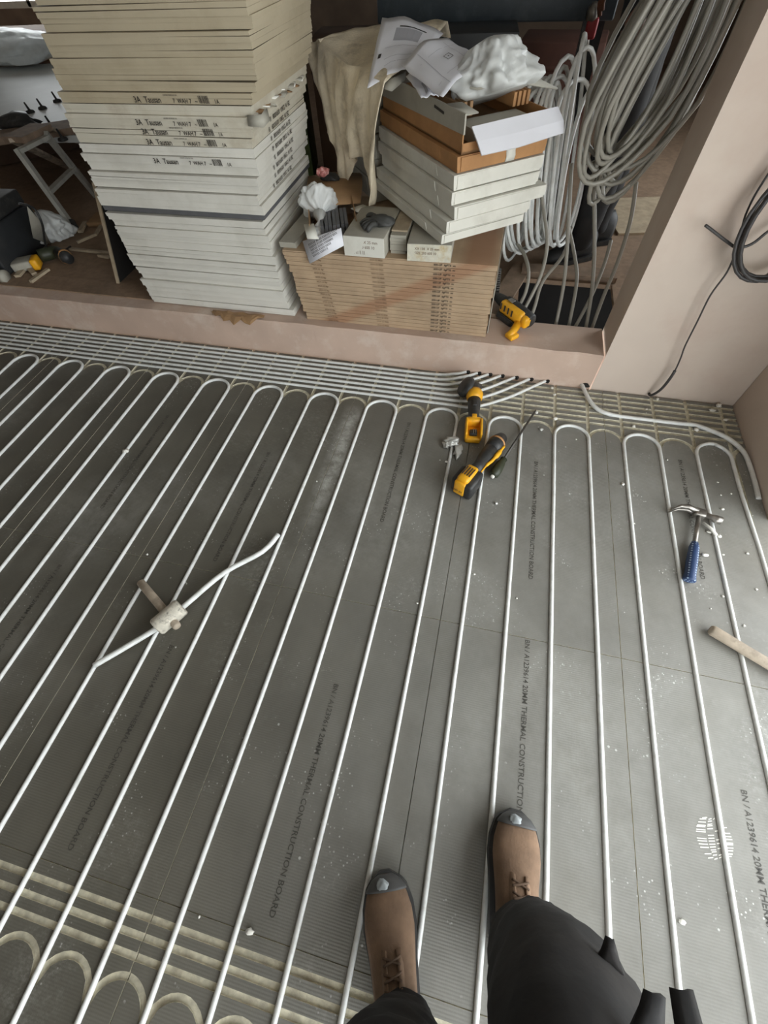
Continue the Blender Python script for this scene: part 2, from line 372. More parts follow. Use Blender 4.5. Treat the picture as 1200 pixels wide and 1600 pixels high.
def text_mesh(s, size, m):
    key = (s, size, m.name)
    if key not in TEXTS:
        cu = bpy.data.curves.new('print', 'FONT'); cu.body = s; cu.size = size; cu.resolution_u = 2; cu.offset = size * 0.012; cu.align_x = 'LEFT'
        ob = bpy.data.objects.new('print', cu); COL.objects.link(ob)
        dg = bpy.context.evaluated_depsgraph_get()
        me = bpy.data.meshes.new_from_object(ob.evaluated_get(dg)); me.materials.clear(); me.materials.append(m)
        bpy.data.objects.remove(ob); TEXTS[key] = me
    return TEXTS[key]
def text(s, size, m, M, parent, name='printed_text'):
    o = bpy.data.objects.new(name, text_mesh(s, size, m)); COL.objects.link(o); o.matrix_world = M
    if parent is not None: put(o, parent)
    return o
def m4(R, t): 
    M = R.to_4x4(); M.translation = Vector(t); return M
R_FRONT = Matrix(((1, 0, 0), (0, 0, -1), (0, 1, 0)))      # text standing on a face that looks towards -y


# ------------------------------------------------------------------ the setting
FLOOR_X0, FLOOR_X1, STEP_Y, SILL_Z = -4.6, 0.815, 1.333, 0.185
def struct(name, mb): return mb.build(name, kind='structure')
floor = struct('floor', MB().box(((FLOOR_X0 + FLOOR_X1) / 2, -1.1, -0.07), (FLOOR_X1 - FLOOR_X0 + 0.02, 4.86, 0.098), M_GROOVE))
struct('ground', MB().box((4.5, -1.2, -0.12), (7.0, 9.0, 0.14), M_LUMP))
wb = MB(); wb.box((0.985, 1.442, 1.25), (1.63, 0.218, 2.7), M_PLASTER); struct('wall_back', wb)
struct('wall_right', MB().box((1.0, 1.0, 1.25), (0.37, 0.66, 2.7), M_PLASTER))
struct('wall_right_end', MB().box((1.0, -3.55, 1.25), (0.37, 0.3, 2.7), M_PLASTER))
struct('wall_front', MB().box((-2.5, -3.6, 1.25), (4.4, 0.2, 2.7), M_FARWALL).box((0.25, -3.6, 2.42), (1.1, 0.2, 0.36), M_FARWALL))
struct('wall_left', MB().box((-4.7, -1.1, 1.25), (0.2, 4.86, 2.7), M_FARWALL))
struct('wall_left_return', MB().box((-6.65, 1.442, 1.3), (4.1, 0.218, 2.6), M_PLASTER))
struct('ceiling', MB().box((-3.4, 1.5, 2.68), (10.6, 10.5, 0.14), M_CEIL))
struct('trim_threshold', MB().box((0.87, -1.4, -0.006), (0.1, 4.1, 0.02), M_ALU))
# the raised sill between the rooms, roughly plastered, with a lumpy front edge
def sill():
    mb = MB(); n = 90; x0, x1 = FLOOR_X0, 0.164
    rows = []
    for i in range(n + 1):
        x = x0 + (x1 - x0) * i / n
        e = 0.004 * noise.noise(Vector((x * 9, 0, 0))) + 0.003 * noise.noise(Vector((x * 31, 2, 0)))
        h = SILL_Z + 0.003 * noise.noise(Vector((x * 7, 5, 0))) - (0.012 if x < -1.4 else 0) * min(1, (-1.4 - x) / 1.5)
        rows.append([(x, 1.333 + 0.002 * noise.noise(Vector((x * 5, 1, 3))), -0.02), (x, 1.333 + e * 0.4, h * 0.5), (x, 1.334 + e, h - 0.008), (x, 1.341 + e, h), (x, 1.45, SILL_Z), (x, 1.552, SILL_Z), (x, 1.556, -0.4)])
    mb.loft(rows, M_STEP, caps=False, closed=False); mb.sm = [False] * len(mb.f)
    return struct('trim_sill', mb)
sill()
ff = MB(); FX0, FX1, FY1 = -8.6, 1.75, 6.7
HX0, HX1, HY0, HY1 = -0.25, 0.235, 1.553, 1.968
for a, b, c, d in ((FX0, HX0, 1.556, FY1), (HX1, FX1, 1.556, FY1), (HX0, HX1, HY1, FY1)):
    ff.box(((a + b) / 2, (c + d) / 2, 0.172), (b - a, d - c, 0.022), M_CHIP)
struct('floor_far', ff)
# left part of the sill is boarded over almost to its edge
struct('floor_far_edge', MB().box((-3.42, 1.487, 0.18), (2.34, 0.14, 0.014), M_CHIP, jit=0.002))
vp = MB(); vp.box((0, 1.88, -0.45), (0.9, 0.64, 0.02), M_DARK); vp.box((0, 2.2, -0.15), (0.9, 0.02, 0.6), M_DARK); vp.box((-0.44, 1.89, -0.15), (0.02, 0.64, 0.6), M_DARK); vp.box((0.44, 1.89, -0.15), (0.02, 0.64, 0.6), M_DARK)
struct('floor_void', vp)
fw = MB(); fw.box((-3.3, 6.8, 1.3), (4.9, 0.2, 2.6), M_FARWALL); fw.box((-8.3, 6.8, 1.3), (0.7, 0.2, 2.6), M_FARWALL); fw.box((-6.85, 6.8, 0.34), (2.2, 0.2, 0.7), M_FARWALL); fw.box((-6.85, 6.8, 2.35), (2.2, 0.2, 0.5), M_FARWALL)
fw.box((0.45, 6.8, 1.3), (2.6, 0.2, 2.6), M_FARWALL)
struct('wall_far', fw)
struct('wall_far_right', MB().box((1.85, 1.88, 1.3), (0.2, 0.64, 2.6), M_FARWALL).box((1.85, 5.2, 1.3), (0.2, 3.2, 2.6), M_FARWALL).box((1.85, 2.9, 2.4), (0.2, 1.4, 0.4), M_FARWALL))
struct('wall_far_left', MB().box((-8.7, 4.1, 1.3), (0.2, 5.3, 2.6), M_FARWALL))
w1 = empty('window_1', (-6.9, 6.72, 0.7), None, None); w1['kind'] = 'structure'
fr = MB(); [fr.box(c, d, M_WBOX) for c, d in (((-6.85, 6.73, 0.72), (2.2, 0.08, 0.06)), ((-6.85, 6.73, 2.07), (2.2, 0.08, 0.06)), ((-7.92, 6.73, 1.4), (0.06, 0.08, 1.4)), ((-5.78, 6.73, 1.4), (0.06, 0.08, 1.4)), ((-6.85, 6.73, 1.4), (0.05, 0.08, 1.4)))]
fr.build('window_frame', w1)
d1 = empty('door_1', (1.8, 2.9, 0.19), None, None); d1['kind'] = 'structure'
fr = MB(); [fr.box(c, d, M_WBOX) for c, d in (((1.83, 2.9, 0.21), (0.08, 1.4, 0.05)), ((1.83, 2.9, 2.18), (0.08, 1.4, 0.05)), ((1.83, 2.23, 1.2), (0.08, 0.06, 2.0)), ((1.83, 3.57, 1.2), (0.08, 0.06, 2.0)))]
fr.build('door_frame', d1)

# ------------------------------------------------------------------ insulation boards with routed pipe grooves (pieces of the floor)
P = 0.15; G = 0.0078; RI, RO = 0.075 - 0.0078, 0.075 + 0.0078
ZB = -0.0062
def strip(mb, xs, lo, hi):
    """raised island between two boundary curves lo(x), hi(x): grey face, cut-foam sides"""
    a = [(x, lo(x)) for x in xs]; b = [(x, hi(x)) for x in xs]; n = len(xs)
    vs = [(x, y, 0.0) for x, y in a] + [(x, y, 0.0) for x, y in b]
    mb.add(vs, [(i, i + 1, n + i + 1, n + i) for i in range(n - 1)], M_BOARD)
    loop = a + b[::-1]; k = len(loop)
    mb.add([(x, y, 0.0) for x, y in loop] + [(x, y, ZB) for x, y in loop], [((i + 1) % k, i, i + k, (i + 1) % k + k) for i in range(k)], M_GROOVE)
def rect(mb, x0, x1, y0, y1):
    if x1 - x0 > 0.002 and y1 - y0 > 0.002: strip(mb, [x0, x1], lambda x: y0, lambda x: y1)
def half_cells(x0, x1):
    """islands across a board: (left, right, cell middle)"""
    out = []; k = math.floor(x0 / P) - 1
    while k * P < x1 + P:
        m = (k + 0.5) * P; l, r = max(x0, k * P + G), min(x1, (k + 1) * P - G)
        if r - l > 0.003: out.append((l, r, m))
        k += 1
    return out
def arc(m, yc, r): return lambda x: yc + math.sqrt(max(0.0, r * r - (x - m) ** 2))
def samples(l, r, n=9): return [l + (r - l) * i / (n - 1) for i in range(n)]
def board(x0, x1, y0, y1, rows=(), yc=None, tail=None):
    """rows: routed cross grooves (centre y, falling); yc: centre of the U-turn grooves below them"""
    mb = MB(); e = 0.0011; x0 += e; x1 -= e; y0 += e; y1 -= e
    mb.box(((x0 + x1) / 2, (y0 + y1) / 2, (ZB - 0.0205) / 2), (x1 - x0, y1 - y0, 0.0205 + ZB), M_GROOVE)
    for l, r, m in half_cells(x0, x1):
        if yc is None: rect(mb, l, r, y0, y1); continue
        top = y1
        for y in rows: rect(mb, l, r, y + G, top); top = y - G
        xs = samples(l, r)
        strip(mb, xs, arc(m, yc, RO), lambda x: top)
        l2, r2 = max(l, m - RI), min(r, m + RI)
        strip(mb, samples(l2, r2), lambda x: y0, arc(m, yc, RI))
    return mb.build('insulation_board', floor)
ROWS_A = (1.297, 1.262, 1.227, 1.192, 1.156, 1.121, 1.086)
ROWS_B = (-0.937, -0.972, -1.008)
boards = {}
for n in range(-7, 2):
    x0 = -0.375 + 0.6 * n; x1 = min(x0 + 0.6, 0.812); x0 = max(x0, FLOOR_X0 + 0.005)
    boards[n, 0] = board(x0, x1, 0.0, 1.326, ROWS_A, 0.975)
    boards[n, 1] = board(x0, x1, -0.9, 0.0)
    boards[n, 2] = board(x0, x1, -1.8, -0.9, ROWS_B, -1.118)
    boards[n, 3] = board(x0, x1, -2.7, -1.8)
    boards[n, 4] = board(x0, x1, -3.49, -2.7)
R_DOWN = rz(math.radians(-90))
LINE = 'BN / A1239614 20MM THERMAL CONSTRUCTION BOARD'
for n, row, y in ((0, 1, -0.005), (-1, 1, -0.285), (-2, 1, -0.29), (1, 1, -0.30), (1, 0, 0.93), (0, 0, 0.80), (-2, 0, 0.62), (-3, 1, -0.1), (-1, 0, 0.93), (-3, 0, 0.75)):
    text(LINE, 0.0225, M_INKB, m4(R_DOWN, (-0.083 + 0.6 * n + (0.003 if n else 0), y, 0.0006)), boards[n, row])
# dusty boot print: short pale bars pressed onto a board
bp = MB()
for i in range(15):
    y = -0.395 - i * 0.0062; hw = 0.045 * math.sqrt(max(0.05, 1 - ((i - 7) / 8.2) ** 2))
    for x0_, x1_ in ((-hw, -hw * 0.45), (-hw * 0.35, 0.0), (0.004, hw * 0.35), (hw * 0.5, hw)):
        if random.random() < (0.5 if x0_ > -0.01 and x1_ < 0.02 else 0.9):
            a = random.uniform(-0.002, 0.002)
            bp.add([(0.43 + x0_, y + a, 0.0007), (0.43 + x1_, y + 0.004 + a, 0.0007), (0.43 + x1_, y + 0.0065 + a, 0.0007), (0.43 + x0_, y + 0.0025 + a, 0.0007)], [(0, 1, 2, 3)], M_CRUMB)
o = bp.build('boot_print', boards[1, 1]); o['kind'] = 'stuff'

# ------------------------------------------------------------------ heating pipes
RP = 0.0074; ZP = 0.0008
def loop_points(k):
    xl, xr = k * P, (k + 1) * P; m = (xl + xr) / 2
    w = lambda x, y: 0.0012 * noise.noise(Vector((x * 3, y * 2.2, 0)))
    ys = [-2.95 + 0.12 * i for i in range(33)]
    ys = [y for y in ys if y < 0.96]
    pts = [(xl + w(xl, y), y, ZP) for y in ys]
    pts += [(m - 0.075 * math.cos(a), 0.975 + 0.075 * math.sin(a), ZP + 0.0015) for a in [math.pi * i / 18 for i in range(19)]]
    pts += [(xr + w(xr, y), y, ZP) for y in ys[::-1]]
    return pts
ORD = ['first', 'second', 'third', 'fourth', 'fifth', 'sixth', 'seventh', 'eighth', 'ninth', 'tenth', 'eleventh', 'twelfth', 'thirteenth', 'fourteenth', 'fifteenth', 'sixteenth', 'seventeenth', 'eighteenth', 'nineteenth', 'twentieth',
       'twenty-first', 'twenty-second', 'twenty-third', 'twenty-fourth', 'twenty-fifth', 'twenty-sixth', 'twenty-seventh', 'twenty-eighth', 'twenty-ninth', 'thirtieth', 'thirty-first', 'thirty-second', 'thirty-third', 'thirty-fourth', 'thirty-fifth', 'thirty-sixth', 'thirty-seventh', 'thirty-eighth', 'thirty-ninth', 'fortieth', 'forty-first', 'forty-second', 'forty-third', 'forty-fourth', 'forty-fifth']
for i, k in enumerate(range(4, -25, -2)):
    lab = 'white heating pipe making the %s U-shaped turn counted from the right-hand wall' % ORD[i]
    if k == 4: lab = 'white heating pipe making the first U-shaped turn beside the right-hand wall'
    if k == -2: lab = 'white heating pipe with the U-shaped turn under the long thin screwdriver'
    if k == -4: lab = 'white heating pipe with the U-shaped turn just left of the small yellow grinder'
    pts = loop_points(k)
    if k == 4: pts = [(p[0] - (0.012 if p[0] > 0.7 and p[1] > 0.5 else 0.0) * min(1, (p[1] - 0.5) / 0.3), p[1], p[2] + (0.002 if p[1] > 0.6 and p[0] > 0.65 else 0)) for p in pts]
    MB().tube(pts, RP, M_PIPE, 10).build('heating_pipe', label=lab, cat='pipe', group='white pipe loops set in the floor')
ends = (-0.455, -0.397, -0.341, -0.279, -0.208, -0.135, -0.056)
for i, (y, xe) in enumerate(zip(ROWS_A, ends)):
    pts = [(-4.58 + 0.3 * j, y + 0.001 * noise.noise(Vector((j * 1.7, i, 0))), ZP) for j in range(40) if -4.58 + 0.3 * j < xe - 0.42 - 0.01 * i]
    dx = 0.12 + 0.035 * i
    pts += [(xe - dx - 0.12, y, ZP), (xe - dx, y + 0.004, ZP + 0.002), (xe - dx * 0.55, y + (1.318 - y) * 0.36, 0.012), (xe - dx * 0.2, y + (1.318 - y) * 0.78, 0.016), (xe + 0.01, 1.34, 0.013)]
    lab = 'straight white pipe along the sill, %s of seven counted from the sill' % ORD[i]
    MB().tube(smooth_path([Vector(p) for p in pts], 4), 0.0074, M_PIPE, 8).build('supply_pipe', label=lab, cat='pipe', group='straight supply pipes beside the sill')
pts = [(0.12, 1.345, 0.016), (0.128, 1.315, 0.016), (0.142, 1.271, 0.014), (0.163, 1.217, 0.012), (0.197, 1.176, 0.008), (0.24, 1.158, 0.006), (0.302, 1.156, ZP), (0.445, 1.156, ZP), (0.547, 1.156, 0.002), (0.615, 1.155, 0.006), (0.672, 1.13, 0.01), (0.732, 1.095, 0.012), (0.772, 1.05, 0.012), (0.794, 1.0, 0.01), (0.801, 0.925, 0.006), (0.802, 0.839, 0.004), (0.799, 0.77, 0.002)]
MB().tube(pts, 0.0095, M_PIPE, 10, sub=4).build('supply_pipe', label='single white pipe curving out of the wall corner towards the right-hand wall', cat='pipe')
MB().tube([(-1.486, -0.414, 0.024), (-1.415, -0.338, 0.026), (-1.333, -0.243, 0.027), (-1.281, -0.152, 0.027), (-1.198, -0.004, 0.027), (-1.090, 0.111, 0.026), (-1.057, 0.198, 0.025)], 0.0098, M_PIPE, 10, sub=4).build('pipe_offcut', label='loose cut length of white pipe lying diagonally under the mallet head', cat='pipe')


# ------------------------------------------------------------------ the tall stack of flat cartons
def lerp_table(T, z):
    if z <= T[0][0]: return T[0][1]
    for (a, va), (b, vb) in zip(T, T[1:]):
        if z <= b: return va + (vb - va) * (z - a) / (b - a)
    return T[-1][1]
LEFT = [(0.185, -2.225), (0.43, -2.225), (0.64, -2.235), (0.88, -2.20), (1.03, -2.165), (1.145, -2.13), (1.264, -2.085), (1.45, -2.06)]
RIGHT = [(0.185, -1.392), (0.365, -1.42), (0.618, -1.43), (0.827, -1.402), (1.0, -1.372), (1.06, -1.34), (1.154, -1.303), (1.45, -1.28)]
R_SIDE = Matrix(((0, 0, 1), (1, 0, 0), (0, 1, 0)))          # text on a face that looks towards +x
z = SILL_Z + 0.002; layer = 0; PRINT_AT = {}
heights = []
rs = random.Random(11)
while z < 1.42:
    dark = abs(z - 0.622) < 0.016 and not any(h[2] for h in heights)
    h = 0.024 if dark else rs.choice((0.028, 0.03, 0.031, 0.033))
    heights.append((z, h, dark)); z += h + rs.choice((0.0006, 0.001, 0.0022))
PRINTS = (0.846, 0.905, 0.928, 0.970, 1.01)
NL = len(heights)
for i, (z, h, dark) in enumerate(heights):
    zc = z + h / 2; xl = lerp_table(LEFT, zc) + rs.uniform(-0.010, 0.010); xr = lerp_table(RIGHT, zc) + rs.uniform(-0.010, 0.010)
    yf = 1.392 + rs.uniform(-0.008, 0.010); yb = yf + 0.62 + rs.uniform(-0.01, 0.01)
    m = M_STRIP if dark else (M_CARTON_LO if zc < 0.87 else M_CARTON_MID if zc < 1.0 else M_CARTON_HI)
    lab = 'flat %s carton, %s up from the sill in the tall stack' % ('pale grey' if zc < 0.87 else 'dusty cream' if zc < 1.0 else 'beige', ORD[i])
    if dark: lab = 'dark charcoal board sandwiched halfway up the tall pale carton stack'
    root = empty('flat_carton', ((xl + xr) / 2, (yf + yb) / 2, z), lab, 'carton' if not dark else 'board', None if dark else 'flat cartons in the tall stack')
    if dark: root.name = 'dark_board'
    c = ((xl + xr) / 2, (yf + yb) / 2); d = (xr - xl, yb - yf)
    if dark: MB().box((c[0], c[1], zc), (d[0], d[1], h), m, jit=0.001).build('board_panel', root)
    else:
        t = h * rs.uniform(0.42, 0.62)
        MB().box((c[0], c[1], z + t / 2), (d[0] - 0.003, d[1] - 0.003, t), m, jit=0.0022).build('carton_base', root)
        MB().box((c[0], c[1], z + t + (h - t) / 2), (d[0], d[1], h - t), m, jit=0.0026).build('carton_lid', root)
    hit = [q for q in PRINTS if z <= q < z + h]
    if hit and not dark:
        x = -1.86 + rs.uniform(-0.02, 0.02); zz = z + 0.004; y = yf - 0.004
        text('3A', 0.025, M_INK, m4(R_FRONT, (x, y, zz)), root); text('Tausan', 0.025, M_INK, m4(R_FRONT, (x + 0.045, y, zz)), root)
        text('7  WAH 7   ~', 0.018, M_INK, m4(R_FRONT, (x + 0.165, y, zz)), root)
        text('XXXXX XXXXXX XX', 0.006, M_INK, m4(R_FRONT, (x + 0.13, y, zz + 0.0195)), root)
        b = MB(); xx = 0.0
        while xx < 0.04:
            w = rs.choice((0.0016, 0.003)); b.add([(x + 0.275 + xx, y, zz), (x + 0.275 + xx + w, y, zz), (x + 0.272 + xx + w, y, zz + 0.021), (x + 0.272 + xx, y, zz + 0.021)], [(0, 1, 2, 3)], M_INK); xx += w + rs.choice((0.0015, 0.0025))
        b.build('barcode', root)
        text('1A', 0.017, M_INK, m4(R_FRONT, (x + 0.335, y, zz)), root)
    if 0.70 < zc < 0.95 and not dark:      # printed table on the right-hand ends
        xs_ = xr + 0.0025
        for q, (s, L) in enumerate((('III', 0.0), ('800X600', 0.035), ('10KG', 0.12), ('A1 B2', 0.18))):
            text(s, 0.021, M_INK, m4(R_SIDE, (xs_, yf + 0.17 + L, z + 0.006)), root)
# torn carton corner with crushed filling, sticking out of the stack's right side
tc = MB(); rt = random.Random(2)
for q in range(16):
    y = 1.42 + q * 0.034; z_ = 0.975 + 0.006 * math.sin(q * 2.3); w = rt.uniform(0.012, 0.03)
    tc.grid([[(-1.40, y - 0.02, z_ + 0.004), (-1.375 + w, y - 0.02 + rt.uniform(-0.006, 0.006), z_ + rt.uniform(-0.006, 0.01))], [(-1.40, y + 0.02, z_ + 0.004), (-1.375 + w * rt.uniform(0.3, 1.1), y + 0.02, z_ + rt.uniform(-0.012, 0.008))]], (M_CRUMB, M_KRAFTIN, M_GBOX)[q % 3], 0.004)
tc.build('torn_padding', label='ragged torn padding squeezed out between cartons on the right side of the tall stack', cat='padding')
ck = MB(); ck.grid([[(-1.384, 1.385, 0.985), (-1.33, 1.39, 0.985), (-1.325, 1.44, 0.992)], [(-1.386, 1.38, 0.955), (-1.325, 1.38, 0.952), (-1.318, 1.43, 0.96)]], M_GBOX, 0.003)
ck.build('torn_flap', label='bent grey carton flap at the front right corner of the tall stack', cat='flap')
# cardboard scrap under the stack
sc_ = MB(); rt = random.Random(9); G_ = []
prof = [0.02, 0.045, 0.04, 0.075, 0.06, 0.085, 0.05, 0.07, 0.075, 0.03, 0.02]
for k in range(5):
    G_.append([(-1.845 + 0.03 * j, 1.372 - (0.002 + prof[j]) * k / 4 * 0.95, 0.193 + 0.004 * rt.uniform(-1, 1) - (max(0, k / 4 * prof[j] - 0.04)) * 0.4) for j in range(11)])
sc_.grid(G_, M_KRAFTIN, 0.003); sc_.sm = [False] * len(sc_.f)
sc_.build('cardboard_scrap', label='torn brown cardboard scrap on the sill at the foot of the tall stack', cat='cardboard')

# ------------------------------------------------------------------ the low stack of brown cartons
z = SILL_Z + 0.001; rs = random.Random(5); NB = 17; bh = 0.0197
for i in range(NB):
    zc = z + bh / 2; u = (zc - 0.185) / 0.335
    xl = -1.312 - 0.05 * u + rs.uniform(-0.006, 0.006); xr = -0.388 + rs.uniform(-0.004, 0.004); yf = 1.386 + rs.uniform(-0.003, 0.004)
    root = empty('brown_carton', ((xl + xr) / 2, 1.7, z), 'flat brown carton, %s up from the sill in the low stack' % ORD[i], 'carton', 'brown cartons in the low stack')
    t = bh * 0.72
    MB().box(((xl + xr) / 2, yf + 0.31, z + t / 2), (xr - xl, 0.62, t), M_BROWN, jit=0.0008).build('carton_body', root)
    MB().box(((xl + xr) / 2, yf + 0.311, z + t + (bh - t) / 2), (xr - xl - 0.002, 0.618, bh - t - 0.0006), M_BROWN, jit=0.0005).build('carton_flap', root)
    y = yf - 0.0016
    for x, s in ((-1.19 - 0.05 * u, '602X-22 Bgr'), (-0.93 - 0.02 * u, 'XXX 02 0020'), (-0.66, '600-UP  6gPT0  xx')):
        text(s, 0.0125 if x > -0.8 else 0.0105, M_INKBR if x < -0.8 else M_INK, m4(R_FRONT, (x, y, z + 0.004)), root)
    z += bh
TOPZ = z
# grey sheet leaning on the right end of the low stack
MB().hexa([(-0.381, 1.42, 0.187), (-0.377, 1.42, 0.187), (-0.377, 2.0, 0.187), (-0.381, 2.0, 0.187), (-0.383, 1.42, 0.44), (-0.379, 1.42, 0.44), (-0.379, 2.0, 0.52), (-0.383, 2.0, 0.52)], M_GBOX).build('grey_sheet', label='thin dusty sheet leaning against the right end of the low brown stack', cat='sheet')
# little cartons on the low stack
def small_carton(name, c, d, yaw, m, label, end=None, lines=True):
    R = rz(yaw); root = empty(name, c, label, 'carton')
    C_ = Vector((c[0], c[1], c[2] + d[2] / 2))
    MB().bbox(C_, d, m, R, 0.002).build('carton_body', root)
    f = C_ + R @ Vector((0, -d[1] / 2 - 0.0012, 0))
    MB().box(f, (d[0] * 0.985, 0.002, d[2] * 0.96), end or M_WBOX, R, jit=0.001).build('end_label', root)
    if lines:
        for j, s in enumerate(('XX 130  X 25 mm', 'SIZE 200 600 10', '|||| ||| || |||')):
            M = m4(R @ R_FRONT, f + R @ Vector((-d[0] * 0.33, -0.0014, d[2] * (0.18 - 0.25 * j)))); text(s, d[2] * 0.2, M_INKBR, M, root)
    return root
small_carton('small_carton', (-0.965, 1.53, TOPZ), (0.185, 0.30, 0.082), math.radians(-2), M_GBOX, 'small grey carton with a scuffed white end label, middle of the low stack top')
small_carton('small_carton', (-0.69, 1.53, TOPZ), (0.19, 0.30, 0.07), math.radians(3), M_GBOX, 'small carton with peeling yellowed end label under the pile corner', mat('yellowed_label', lin(206, 202, 186), 0.7, 0.12, 30, lin(186, 160, 100), 0.9, 22))
rb = empty('tile_bundle', (-0.83, 1.56, TOPZ), 'narrow bundle of thin grey strips between the two small cartons', 'bundle')
for j in range(6): MB().box((-0.828, 1.56, TOPZ + 0.006 + j * 0.0125), (0.072 + random.uniform(-0.004, 0.004), 0.26, 0.0118), M_GBOX, jit=0.001).build('strip', rb)
MB().box((-0.828, 1.57, TOPZ + 0.079), (0.07, 0.22, 0.006), M_WOOD).build('top_strip', rb)
# open small carton holding dark tiles, with its white flap
oc = empty('open_carton', (-1.17, 1.6, TOPZ), 'small open carton of dark tiles with a white flap, left on the low stack', 'carton')
R = rz(math.radians(20)); c0 = Vector((-1.175, 1.585, TOPZ))
def lc(x, y, z_): return c0 + R @ Vector((x, y, z_))
MB().box(lc(0, 0.02, 0.01), (0.21, 0.26, 0.012), M_KRAFTIN, R).build('carton_base', oc)
for j in range(7): MB().box(lc(-0.05 + j * 0.0185, -0.02, 0.045), (0.015, 0.17, 0.06), M_STRIP, R @ rot(0, 0.05 * (j % 2), 0), jit=0.001).build('tile', oc)
MB().box(lc(-0.105, 0.02, 0.05), (0.004, 0.26, 0.08), M_KRAFTIN, R).build('side_wall', oc); MB().box(lc(0.105, 0.02, 0.05), (0.004, 0.26, 0.08), M_KRAFTIN, R).build('side_wall', oc)
MB().grid([[lc(-0.10, 0.06, 0.085), lc(0.0, 0.07, 0.088), lc(0.14, 0.08, 0.08)], [lc(-0.11, 0.3, 0.09), lc(0.02, 0.31, 0.095), lc(0.17, 0.3, 0.08)], [lc(-0.1, 0.45, 0.085), lc(0.03, 0.46, 0.09), lc(0.18, 0.44, 0.08)]], M_KRAFTIN, 0.004).build('lid_flap', oc)
MB().grid([[lc(-0.13, -0.1, 0.085), lc(-0.085, -0.1, 0.085)], [lc(-0.12, -0.19, 0.065), lc(-0.07, -0.19, 0.06)]], M_WBOX, 0.003).build('white_flap', oc)
MB().grid([[lc(0.09, 0.02, 0.085), lc(0.15, 0.05, 0.085)], [lc(0.14, -0.03, 0.072), lc(0.19, 0.02, 0.075)]], M_WBOX, 0.003).build('torn_flap', oc)
# leaflet card propped against the carton
lf = empty('leaflet', (-1.154, 1.393, 0.520), 'cream instruction card with black lines propped on the low stack edge', 'leaflet')
A, B, C_, D_ = [Vector(q) for q in ((-1.204, 1.370, 0.585), (-1.069, 1.370, 0.487), (-1.043, 1.400, 0.627), (-1.230, 1.360, 0.483))]
A, B, C_, D_ = [Vector(q) for q in ((-1.260, 1.395, 0.561), (-1.230, 1.362, 0.482), (-1.056, 1.362, 0.570), (-1.071, 1.395, 0.625))]
MB().grid([[A, D_], [B, C_]], M_PAPER, 0.003).build('card', lf)
ex = (C_ - B).normalized(); ey = ((A - B) - ex * (A - B).dot(ex)).normalized(); ez = ex.cross(ey); RL = Matrix((ex, ey, ez)).transposed()
for j in range(5): text('XXXXX XXXX XXXXXX XXXX XX'[: 24 - 3 * j], 0.0115, M_INK, m4(RL, B + ex * 0.03 + ey * (0.062 - j * 0.0115) + ez * 0.0022), lf)
# narrow grey strip at the left of the low stack
MB().box((-1.335, 1.66, TOPZ + 0.012), (0.08, 0.5, 0.022), M_GBOX, rz(-0.04), jit=0.002).build('grey_plank', label='dusty flat plank on the left edge of the low brown stack', cat='plank')
# knotted plastic bag
bagc = Vector((-1.250, 1.631, 0.620))
kb2 = empty('knotted_bag', bagc - Vector((0, 0, 0.08)), 'white knotted plastic bag sitting on the flap of the open carton', 'bag')
gathered_bag(bagc, (0.3, -0.75, -0.45), 0.115, [(0.0, 0.0), (0.06, 0.055), (0.2, 0.085), (0.45, 0.088), (0.7, 0.06), (0.88, 0.024), (1.0, 0.012)], 7, 0.12, 4).build('bag_body', kb2)
tail = MB(); tail.tube([bagc + Vector((0.02, -0.06, -0.02)), bagc + Vector((0.035, -0.1, -0.035)), bagc + Vector((0.03, -0.13, -0.05))], [0.03, 0.012, 0.02], M_BAG, 10); tail.blob(bagc + Vector((0.03, -0.145, -0.055)), (0.045, 0.022, 0.015), M_BAG, 0.5, 3, 9); tail.build('bag_tail', kb2)
# dark glove
gl = MB(); g0 = Vector((-0.911, 1.497, 0.620)); 
gl.blob(g0, (0.055, 0.035, 0.022), M_GLOVE, 0.3, 3, 4); gv = empty('work_glove', g0 - Vector((0, 0, 0.02)), 'crumpled dark work glove on top of the small grey carton', 'glove')
gl.build('palm', gv)
for j, a in enumerate((-2.9, -2.6, -2.35, -2.1, 2.6)):
    d = Vector((math.cos(a), math.sin(a), 0)); s0 = g0 + d * 0.04
    MB().tube([s0, s0 + d * 0.03 + Vector((0, 0, 0.006)), s0 + d * 0.058 + Vector((0, 0, -0.008))], [0.012, 0.011, 0.008], M_GLOVE, 8, sub=2).build('finger', gv)
rg = MB(); rg.blob((-1.309, 1.884, 0.660), (0.03, 0.03, 0.02), mat('red_printed_scrap', lin(196, 120, 116), 0.6, 0.3, 60, lin(240, 236, 230), 0.9, 60), 0.5, 3, 6); rg.blob((-1.287, 1.929, 0.620), (0.05, 0.03, 0.02), M_BLK, 0.4, 3, 8)
rg.build('wrapper', label='red and white crumpled wrapper between the tall stack and the knotted bag', cat='wrapper')

